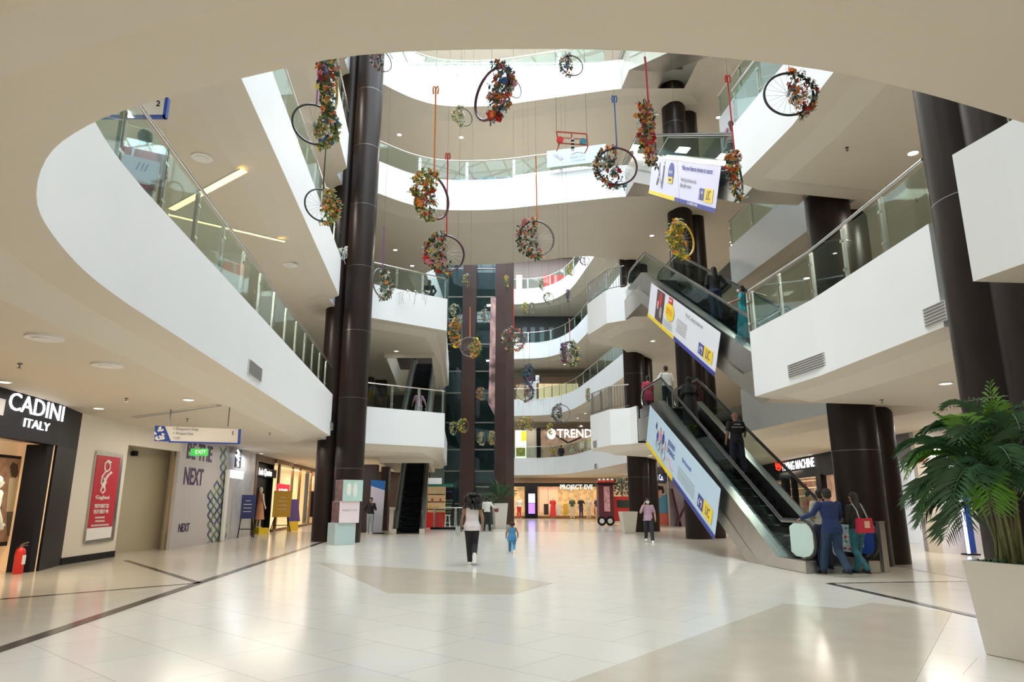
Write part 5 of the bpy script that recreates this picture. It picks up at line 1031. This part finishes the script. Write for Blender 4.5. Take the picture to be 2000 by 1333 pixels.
    if head and hair and not hijab:
        q = M(); q.ell(hd + Vector((0, -.018, .035)), (.086, .096, .092), 14, 10); q.ell(hd + Vector((0, -.045, -.02)), (.080, .066, .075), 14, 8)
        if hair == 'curly':
            rnd = random.Random(4)
            for i in range(150): a = rnd.uniform(0, 2 * PI); r = rnd.uniform(.05, .20); q.ell(hd + Vector((r * math.cos(a) * 1.05, -.06 + r * math.sin(a) * .8 - .02, rnd.uniform(-.24, .13))), (.036,) * 3, 6, 5)
        if hair == 'puff':
            rnd = random.Random(4)
            for i in range(60): a = rnd.uniform(0, 2 * PI); z = rnd.uniform(-.08, .12); r = .1 * math.cos(z * 6); q.ell(hd + Vector((r * math.cos(a), -.03 + r * math.sin(a), z + .02)), (.03,) * 3, 6, 5)
        if hair == 'long': q.loft([ring(hd + Vector((0, y, z)), rx, ry, 12) for y, z, rx, ry in ((-.05, .03, .08, .06), (-.075, -.1, .085, .045), (-.10, -.22, .085, .04), (-.11, -.36, .06, .03))])
        if hair == 'tail': q.tube([hd + Vector((0, -.09, .02)), hd + Vector((0, -.14, -.05)), hd + Vector((.01, -.14, -.2)), hd + Vector((0, -.15, -.4))], [.03, .035, .03, .012], 8)
        if hair == 'bun': q.ell(hd + Vector((0, -.11, .04)), (.045,) * 3, 10, 8)
        remesh(q, 'hair', hm, .011, t, 1)
    if hijab:
        q = M(); q.ell(hd + Vector((0, -.02, .02)), (.098, .105, .12), 14, 10); q.loft([ring(c_, rx, ry) for c_, rx, ry in ((hd + Vector((0, -.02, -.03)), .09, .09), (hd + Vector((0, -.02, -.14)), .10, .095), (L((0, 0, 1.36)), .2, .13), (L((0, -.02, 1.15)), .2, .15))]); remesh(q, 'headscarf', top, vox, t, 2)
    # ---- bags
    if bag == 'backpack': q = M(); q.ell(L((0, -.17, 1.22)), (.15, .09, .22), 12, 8); q.box(L((0, -.23, 1.16)), (.2, .06, .18)); remesh(q, 'backpack', GREY, .014, t, 1)
    if bag == 'red_tote':
        q = M(); q.slab([(-.20, -.19, .86), (.20, -.19, .86), (.17, -.19, 1.16), (-.17, -.19, 1.16)], (0, -.09, 0)); q.build('shoulder_bag', mat('bag_red', (.45, .02, .05), .5), t); q = M(); q.box((.03, -.284, 1.03), (.13, .006, .14)); q.build('bag_print', mat('bag_print', (.6, .4, .3), .5), t)
        for x in (-.1, .1): q = M(); q.tube([(x, -.23, 1.15), (x * .9, -.16, 1.32), (x, -.06, 1.46), (x, .06, 1.4)], .014, 6); q.build('bag_strap', GREY, t)
    if bag == 'handbag':
        c_ = Vector((-.33, -.05, .80)); q = M(); q.box(c_, (.10, .26, .22)); q.build('handbag', mat('bag_grey', (.35, .40, .38), .5), t); q = M(); q.tube([c_ + Vector((0, -.1, .1)), c_ + Vector((.05, -.05, .32)), c_ + Vector((.08, 0, .45)), c_ + Vector((.05, .05, .32)), c_ + Vector((0, .1, .1))], .012, 6); q.build('bag_strap', BLACK, t)
    if bag == 'helmet': q = M(); q.ell(hands[1] + Vector((0, .02, -.06)), (.12, .12, .11), 14, 9); remesh(q, 'held_helmet', mat('helmet_maroon', (.16, .02, .03), .4), .012, t, 1)
    if bag == 'white_tote':
        q = M(); q.slab([(-.22, -.16, .88), (.18, -.16, .88), (.18, -.16, 1.18), (-.22, -.16, 1.18)], (0, -.05, 0)); q.build('tote_bag', LILAC, t); text('///', .16, NAVYB, t, mtx=frame((0, -.215, 1.05), (1, 0, 0), (0, -1, 0)), depth=.003); q = M(); q.tube([(-.12, -.18, 1.17), (-.1, -.12, 1.4), (-.05, .02, 1.46), (.05, .1, 1.3)], .013, 6); q.build('bag_strap', LILAC, t)
    if bag == 'phone': q = M(); q.box(hands[0] + Vector((.02, .02, .03)), (.075, .012, .15)); q.build('held_phone', BLACK, t)
    return t
CL = lambda n, c, **k: mat(n, c, .8, **k)
AW = lambda p: -math.atan2(p.x, p.y)         # facing away from the camera
g0 = atz(921, 1103, 0); person(g0, AW(g0) + .05, 1.60, 'person walking away with big curly black hair, white top and black leggings', CL('top_white', (.72, .66, .68), noise=.1), CL('leggings', (.01, .01, .013)), 'down', 'down', 'run', SK, True, 'curly', 'none', long_top=.12, shoe=WPLAST, bag='handbag', lean=4, width=1.08)
g0 = atz(1000, 1081, 0); person(g0, AW(g0), .84, 'small toddler in a blue dress walking alone on the pale floor', CL('dress_blue', (.05, .22, .42)), CL('shorts_blue', (.05, .22, .42)), 'down', 'down', 'walk', SK, True, 'puff', 'none', long_top=.25, shoe=WPLAST, width=1.35, hairm=mat('hair_brown', (.05, .02, .015), .7))
g0 = atz(951, 1038, 0); person(g0, AW(g0) - .1, 1.68, 'person in a white shirt with backpack holding a dark red helmet by the lift', CL('shirt_white', (.68, .68, .66)), CL('trousers_black', (.012, .02, .018)), 'hold', 'wide', 'apart', SK, False, 'short', 'long', shoe=BLACK, bag='helmet')
g0 = atz(722, 1044, 0); person(g0, AW(g0) + PI - .3, 1.62, 'person in a black jacket and pale jeans standing before the white totem', CL('jacket_black', (.012, .012, .018)), CL('jeans_pale', (.30, .36, .38)), 'strap', 'hip', 'stand', SKL, True, 'short', 'long', shoe=WPLAST)
g0 = atz(1268, 1060, 0); person(g0, AW(g0) + PI + .1, 1.55, 'masked person in a lilac top and dark trousers holding a phone to the ear', CL('top_lilac', (.42, .28, .38), noise=.1), CL('trousers_navy', (.012, .014, .02)), 'down', 'phone', 'stride', SKL, True, 'long', 'half', long_top=.1, shoe=WPLAST, mask=True, width=1.1)
# on the long escalator
fz = Vector((0, 0, .0)); ER = ERZ
p = epos(5.35, .12, 0, 1.6, 4.65); pr = person(p, ER, 1.72, 'bald person in a black T-shirt and dark jeans riding up the long escalator', CL('tee_black', (.010, .010, .012)), CL('jeans_navy', (.012, .015, .03)), 'down', 'rail', 'apart', SK, False, None, 'half', shoe=BLACK, width=1.1)
text('FITNESS', .05, WPLAST, pr, mtx=frame((0, -.122, 1.34), (1, 0, 0), (0, -1, 0)), depth=.003); text('PERSONAL TRAINER', .035, WPLAST, pr, mtx=frame((0, -.128, 1.26), (1, 0, 0), (0, -1, 0)), depth=.003)
p = epos(8.0, -.22, 0, 1.6, 4.65); person(p, ER, 1.70, 'person in a long black robe and headscarf near the top of the long escalator', CL('robe_black', (.008, .008, .009)), CL('robe_black2', (.008, .008, .009)), 'hold', 'rail', 'stand', SK, True, None, 'long', skirt=.08, long_top=.2, hijab=True, width=1.12)
p = epos(10.6, -.12, 0, 1.6, 4.65); person(p, ER, 1.70, 'person in a white shirt reaching left at the top of the long escalator', CL('shirt_offwhite', (.66, .68, .65)), CL('trousers_dark', (.015, .02, .025)), 'wide', 'down', 'stand', SK, False, 'short', 'long', shoe=BLACK)
p = epos(12.2, -.35, 0, 1.6, 4.65); person(p, ER, 1.62, 'person in a crimson top just stepping off the long escalator', CL('top_crimson', (.40, .03, .07)), CL('skirt_mauve', (.30, .18, .2)), 'down', 'hold', 'stand', SK, True, 'bun', 'half', long_top=.3, shoe=BLACK)
# at its foot
p = EB + ED * -.10 + Vector((-.40, 0, 0)); p.z = .012; person(p, ER - .05, 1.68, 'person in a blue jacket and jeans stepping onto the long escalator', CL('jacket_blue', (.006, .022, .10)), CL('jeans_blue', (.014, .04, .09), noise=.2), 'wide', 'swing', 'stride', SK, False, 'short', 'long', long_top=.12, shoe=BLACK, lean=6, width=1.12)
p = EB + ED * .95 + Vector((-.02, 0, 0)); p.z = .03; person(p, ER - .1, 1.66, 'person with black hair in a cream hood, half hidden behind the blue jacket', CL('hood_cream', (.45, .46, .36)), CL('jeans_dark', (.02, .03, .06)), 'hold', 'hold', 'stand', SK, False, 'short', 'long', shoe=BLACK)
p = EB + ED * .0 + Vector((.16, 0, 0)); p.z = .012; person(p, ER + .15, 1.60, 'person in black with a red shoulder bag and teal trousers at the escalator foot', CL('top_black', (.015, .016, .014)), CL('trousers_teal', (.02, .12, .15), noise=.3, nscale=12), 'hold', 'down', 'stride', SK, True, 'long', 'long', shoe=BLACK, bag='red_tote', mirror=True)
# middle escalator
p = epos(5.4, -.18, 4.65, 1.9, 5.2); person(p, ER, 1.66, 'person in a black hooded top and jeans on the middle escalator', CL('hoodie_black', (.010, .012, .012)), CL('jeans_navy2', (.02, .04, .09)), 'hold', 'hip', 'stand', SK, False, 'long', 'long', shoe=BLACK, width=1.12)
p = epos(3.35, -.30, 4.65, 1.9, 5.2); person(p, ER + 1.0, 1.58, 'person in a turquoise sari low on the middle escalator holding its rail', CL('sari_turquoise', (.02, .28, .34), noise=.25, nscale=6), CL('sari_turquoise2', (.03, .30, .36), noise=.25, nscale=6), 'wide', 'rail', 'stand', SK, True, 'tail', 'half', skirt=.06, mask=True)
p = epos(3.9, .05, 9.85, 2.1, 5.2); person(p, ER, 1.5, 'person in a pink top and grey trousers riding the upper escalator', CL('top_pink', (.50, .32, .38)), CL('trousers_grey', (.10, .12, .12)), 'down', 'down', 'stand', SKL, True, 'long', 'half', long_top=.1, shoe=BLACK)
# on the upper floors
person(Vector((-5.02, 8.35, 4.66)), .6, 1.72, 'person in a pink shirt with a pale tote bag phoning behind the nearest left railing', CL('shirt_coral', (.55, .12, .15), noise=.1), CL('trousers_lilac', (.36, .30, .36)), 'down', 'phone', 'stand', SK, False, 'short', 'half', long_top=.1, shoe=BLACK, bag='white_tote', width=1.1)
pp_ = aty(816, 790, 29.5); person(Vector((pp_.x, 29.8, 4.66)), .5, 1.62, 'person in a mauve top walking behind the first floor left landing railing', CL('top_mauve', (.35, .16, .25)), CL('trousers_stone', (.4, .36, .36)), 'swing', 'back', 'stride', SK, True, 'long', 'half', shoe=WPLAST)
pp_ = aty(835, 560, 29.5); person(Vector((pp_.x, 30.2, 9.86)), 0, 1.70, 'person in a dark jacket behind the second floor left landing railing', CL('jacket_dark', (.02, .035, .04)), CL('trousers_dark2', (.03, .04, .05)), 'hip', 'hip', 'stand', SK, False, 'long', 'long', shoe=BLACK)
pp_ = aty(1096, 885, 61.5); person(Vector((pp_.x, 61.3, 4.66)), PI, 1.75, 'far person in dark clothes behind the first floor railing near the lit shop', CL('coat_plum', (.05, .03, .07)), CL('trousers_plum', (.04, .03, .06)), 'down', 'down', 'stand', SK, False, 'short', 'long', vox=.03)
# mannequins
MN = mat('mannequin_white', (.66, .64, .58), .35); CRM = CL('suit_cream', (.66, .70, .58))
pm = person(Vector((-9.95, 13.32, .06)), -.55, 1.86, 'white mannequin in a cream suit in the black framed shop window', CRM, CL('trousers_greige', (.20, .19, .16)), 'down', 'down', 'stand', MN, False, None, 'long', long_top=.12, shoe=BLACK, name='mannequin', cat='mannequin'); q = M(); q.slab([(-.045, .115, 1.15), (.0, .12, 1.02), (.045, .115, 1.15), (.05, .105, 1.43), (-.05, .105, 1.43)], (0, .012, 0)); q.build('dark_shirt_front', mat('shirt_plum', (.05, .02, .03), .7), pm); q = M(); q.cyl((0, 0, -.06), .28, .06, 24); q.build('stand', LGREY, pm)
pm = person(atz(503, 1032, .25), -.5, 1.85, 'pale mannequin in an orange dress on a plinth, one arm raised, by the dark shop', CL('dress_orange', (.62, .25, .14)), CL('dress_orange2', (.66, .30, .17)), 'down', 'down', 'stand', SKINL, True, None, 'none', skirt=.35, name='mannequin', cat='mannequin', width=1.05); q = M(); cap_tube(q, [(-.16, 0, 1.40), (-.22, .02, 1.68), (-.20, .04, 2.0)], [.04, .035, .025]); q.build('raised_arm', SKINL, pm); q = M(); q.box((0, 0, -.12), (.75, .5, .26)); q.build('plinth', YEL, pm)
for px, c1, c2, lab in ((1014, 3, 6, 'far mannequin in white in the narrow window left of the lilac screen'), (1080, 6, 6, 'far mannequin in a long red dress in the lit shop'), (1118, 1, 3, 'far mannequin in dark green, first of the window row'), (1135, 0, 4, 'far mannequin in a black top beneath the letters'), (1150, 3, 3, 'far mannequin dressed in white in the window row'), (1167, 4, 3, 'far mannequin in navy at the right of the window row')):
    c = aty(px, 1000, 60.3); person(Vector((c.x, 60.3, 0)), PI, 1.85, lab, GAR[c1], GAR[c2], 'hip' if px % 2 else 'down', 'down', 'stand', MN, True, None, 'half', skirt=.15 if px == 1080 else False, name='mannequin', cat='mannequin', vox=.03)
for px, c1, c2, lab in ((1080, 5, 7, 'far mannequin with a yellow top in the bright first floor shop'), (1117, 3, 2, 'far mannequin in white behind the first floor glass'), (1134, 7, 3, 'far mannequin in beige at the right of the bright first floor shop')):
    c = aty(px, 880, 62.6); person(Vector((c.x, 62.6, 4.65)), PI, 1.8, lab, GAR[c1], GAR[c2], 'down', 'down', 'stand', MN, True, None, 'half', skirt=.3, name='mannequin', cat='mannequin', vox=.03)

# ---------------------------------------------------------------- plants and planters
def planter(loc, rz, b, tp, h, lab, seg=4, group=None):
    t = empty('planter', loc, rz, lab, 'planter'); q = M(); R_ = lambda r, z: [(x * r, y * r, z) for x, y in ((-.5, -.5), (.5, -.5), (.5, .5), (-.5, .5))]
    q.loft([R_(b, 0), R_(tp, h), R_(tp - .07, h), R_(tp - .09, h - .08)]); o = q.build('pot', POT, t); bv = o.modifiers.new('bevel', 'BEVEL'); bv.width = .012; bv.segments = 2
    q = M(); q.box((0, 0, h - .1), (tp - .1, tp - .1, .04)); q.build('soil', mat('soil', (.03, .022, .015), .9, noise=.4, nscale=30), t); return t
PG = mat('palm_green', (.04, .11, .045), .45, noise=.3, nscale=5); PGL = mat('palm_bright', (.12, .30, .03), .45, noise=.2, nscale=5); PST = mat('palm_stem', (.14, .15, .05), .5, noise=.3, nscale=8)
def frond(q, base, dirv, length, droop, rnd, leafl=.34, nl=26, wd=.012, mi=0):
    d = Vector(dirv).normalized(); pts = []; p = Vector(base)
    for i in range(nl + 1): pts.append(p.copy()); d = (d + Vector((0, 0, -droop / nl * (1 + i / nl)))).normalized(); p += d * length / nl
    q.tube(pts[::2], [.009 - .007 * i / (len(pts[::2]) - 1) for i in range(len(pts[::2]))], 5, mi)
    for i in range(5, nl + 1):
        c = pts[i]; dd = (pts[i] - pts[i - 1]).normalized(); sd = dd.cross(Vector((0, 0, 1))).normalized(); f = (i - 5) / (nl - 5); L_ = leafl * (math.sin(PI * min(.95, .18 + .72 * f))) * rnd.uniform(.85, 1.1)
        for k in (-1, 1):
            e = (dd * .75 + sd * k * .8 + Vector((0, 0, .12 + rnd.uniform(-.1, .1)))).normalized(); m1 = c + e * L_ * .5; tp = c + e * L_ + Vector((0, 0, -L_ * .28)); n_ = e.cross(Vector((0, 0, 1))).normalized() * wd
            q.add([c, m1 + n_, tp, m1 - n_ + Vector((0, 0, .006))], [(0, 1, 2), (0, 2, 3)], mi)
pb = Vector((4.85, 6.84, 0)); big = planter(pb, math.radians(20.5), .50, .62, .86, 'large tapering off-white planter at the right edge holding the palm'); 
palm = empty('potted_palm', pb + Vector((0, 0, .78)), 0, 'tall feathery palm in the large white planter before the thick column', 'palm'); rnd = random.Random(21)
for i in range(14):
    a = rnd.uniform(0, 2 * PI); r = rnd.uniform(.02, .15); b0 = Vector((r * math.cos(a) - .04, r * math.sin(a), 0)); tp = b0 + Vector((rnd.uniform(-.20, .14), rnd.uniform(-.12, .12), rnd.uniform(.6, 1.15))); q = M(); q.tube([b0, b0.lerp(tp, .5) + Vector((rnd.uniform(-.03, .03), 0, 0)), tp], [.016, .013, .009], 7); q.build('cane', PST, palm)
    for j in range(4):
        an = rnd.uniform(0, 2 * PI); el = rnd.uniform(.7, 1.45); q = M(); frond(q, tp, (math.cos(an) * math.cos(el) - .10, math.sin(an) * math.cos(el), math.sin(el)), rnd.uniform(.7, 1.0), rnd.uniform(.9, 2.1), rnd, rnd.uniform(.22, .32), 19, .0045); q.build('frond', PG if rnd.random() < .8 else PGL, palm)
for dx, dy, dz, ln, dr, m_ in ((-.8, -.1, .85, 1.0, 1.3, PG), (-.75, .1, 1.0, 1.05, 1.6, PG), (-.6, -.2, 1.2, 1.0, 1.9, PG), (.12, 0, 1.8, 1.2, .3, PGL), (-.1, -.1, 1.5, 1.0, .8, PG), (.45, -.1, 1.4, 1.1, 1.2, PG), (-.75, .1, .55, .9, 1.4, PG), (-.7, -.1, .25, .8, 1.3, PG), (.7, -.1, .8, 1.0, 1.5, PG)):
    q = M(); frond(q, (-.05, 0, .62), (dx, dy, dz), ln, dr, rnd, .33, 24, .0045); q.build('frond', m_, palm)
q = M()
for i in range(160): x = rnd.uniform(-.22, .22); y = rnd.uniform(-.22, .22); a = rnd.uniform(0, 6.28); l = rnd.uniform(.05, .1); z = rnd.uniform(.0, .08); q.add([(x, y, z), (x + l * math.cos(a) * .5 + .02, y + l * math.sin(a) * .5, z + .03), (x + l * math.cos(a), y + l * math.sin(a), z + .02), (x + l * math.cos(a) * .5, y + l * math.sin(a) * .5 + .02, z + .03)], [(0, 1, 2, 3)])
q.build('ground_cover', LEAFD, palm)['kind'] = 'stuff'
def small_palm(px, py, Y, pw, ph, lab1, lab2, n=22):
    b = aty(px, py, Y); b.z = 0; planter(b, .2, pw * .75, pw, ph, lab1); t = empty('potted_palm', b + Vector((0, 0, ph - .06)), 0, lab2, 'palm'); r_ = random.Random(int(px))
    for i in range(n): a = r_.uniform(0, 6.28); el = r_.uniform(.6, 1.5); q = M(); frond(q, (0, 0, 0), (math.cos(a) * math.cos(el), math.sin(a) * math.cos(el), math.sin(el)), r_.uniform(1.1, 1.7), r_.uniform(.5, 1.4), r_, .35, 14, .03); q.build('frond', PG, t)
small_palm(976, 1038, 38.5, .78, 1.35, 'narrow white planter beside the right lift pier', 'bushy palm beside the right lift pier', 26)
b = Vector((5.42, 32.6, 0)); planter(b, .1, .5, .74, .98, 'small off-white planter between the red cart and the far column')
# red cart
ct = empty('display_cart', aty(1200, 1026, 43.5), 0, 'red vintage bus shaped stall with a striped roof in front of the far lit shop', 'cart'); ct.location.z = 0
q = M(); q.box((.55, .3, 1.0), (1.3, 1.2, 1.5)); q.build('red_body', RED, ct); q = M(); q.box((-.55, -.1, 1.35), (.9, 1.0, 2.2)); q.build('cabin', mat('cart_dark', (.10, .015, .02), .4), ct); q = M(); q.box((-.5, -.62, 1.6), (.36, .03, 1.5)); q.build('price_panel', mat('panel_pink', (.6, .3, .32), .5, noise=.4, nscale=6), ct)
q = M(); q.box((-.45, -.1, 2.5), (1.3, 1.2, .1)); q.box((-.45, -.1, 2.64), (1.1, 1.0, .1), mi=1); q.build('striped_roof', (BLACK, RED), ct); q = M(); q.box((.55, -.32, 1.3), (.8, .02, .45)); q.build('windscreen', mat('cart_window', (.03, .05, .04), .2), ct)
for x in (-.85, -.35, .6): q = M(); q.tube([(x, -.66, .28), (x, -.6, .28)], .28, 18); q.build('wheel', BLACK, ct); q = M(); q.tube([(x, -.68, .28), (x, -.66, .28)], .15, 14); q.build('wheel_cap', LGREY, ct)
for x in (.3, .45): q = M(); q.tube([(x, -.34, .7), (x, -.30, .7)], .07, 12); q.build('headlamp', WPLAST, ct)
q = M(); rr_ = random.Random(8)
for i in range(120): flower(q, Vector((rr_.uniform(.1, 1.1), rr_.uniform(0, .6), rr_.uniform(1.8, 2.9))), .09, 5, 0, rr_)
q.build('roof_foliage', LEAFG, ct)['kind'] = 'stuff'; q = M(); q.tube([(.6, .3, 1.7), (.6, .3, 2.8)], .04, 6); q.build('foliage_stem', PST, ct)
for k in range(4): q = M(); q.ell((-.85 + k * .26, -.1, 2.76), (.1, .1, .09), 10, 6); q.build('roof_lamp', WPLAST, ct)
# hanging floor sign seen past the man in pink
hs2 = empty('direction_sign', at(300, 212, 10.5), 0, 'white hanging sign numbered 2 behind the person in pink', 'sign'); q = M(); q.box((-.35, 0, 0), (1.1, .06, .28)); q.build('panel', WPLAST, hs2); q = M(); q.box((.2, 0, 0), (.05, .07, .34)); q.box((-.35, 0, -.15), (1.12, .07, .04)); q.build('blue_edge', BLUE, hs2); text('2', .14, DARK, hs2, mtx=frame((.08, -.035, .06), (1, 0, 0), (0, -1, 0)), depth=.003); q = M(); q.bar((-.7, 0, .14), (-.7, 0, 8.7 - hs2.location.z), .02); q.bar((.1, 0, .14), (.1, 0, 8.7 - hs2.location.z), .02); q.build('hanger_rods', DSTEEL, hs2)
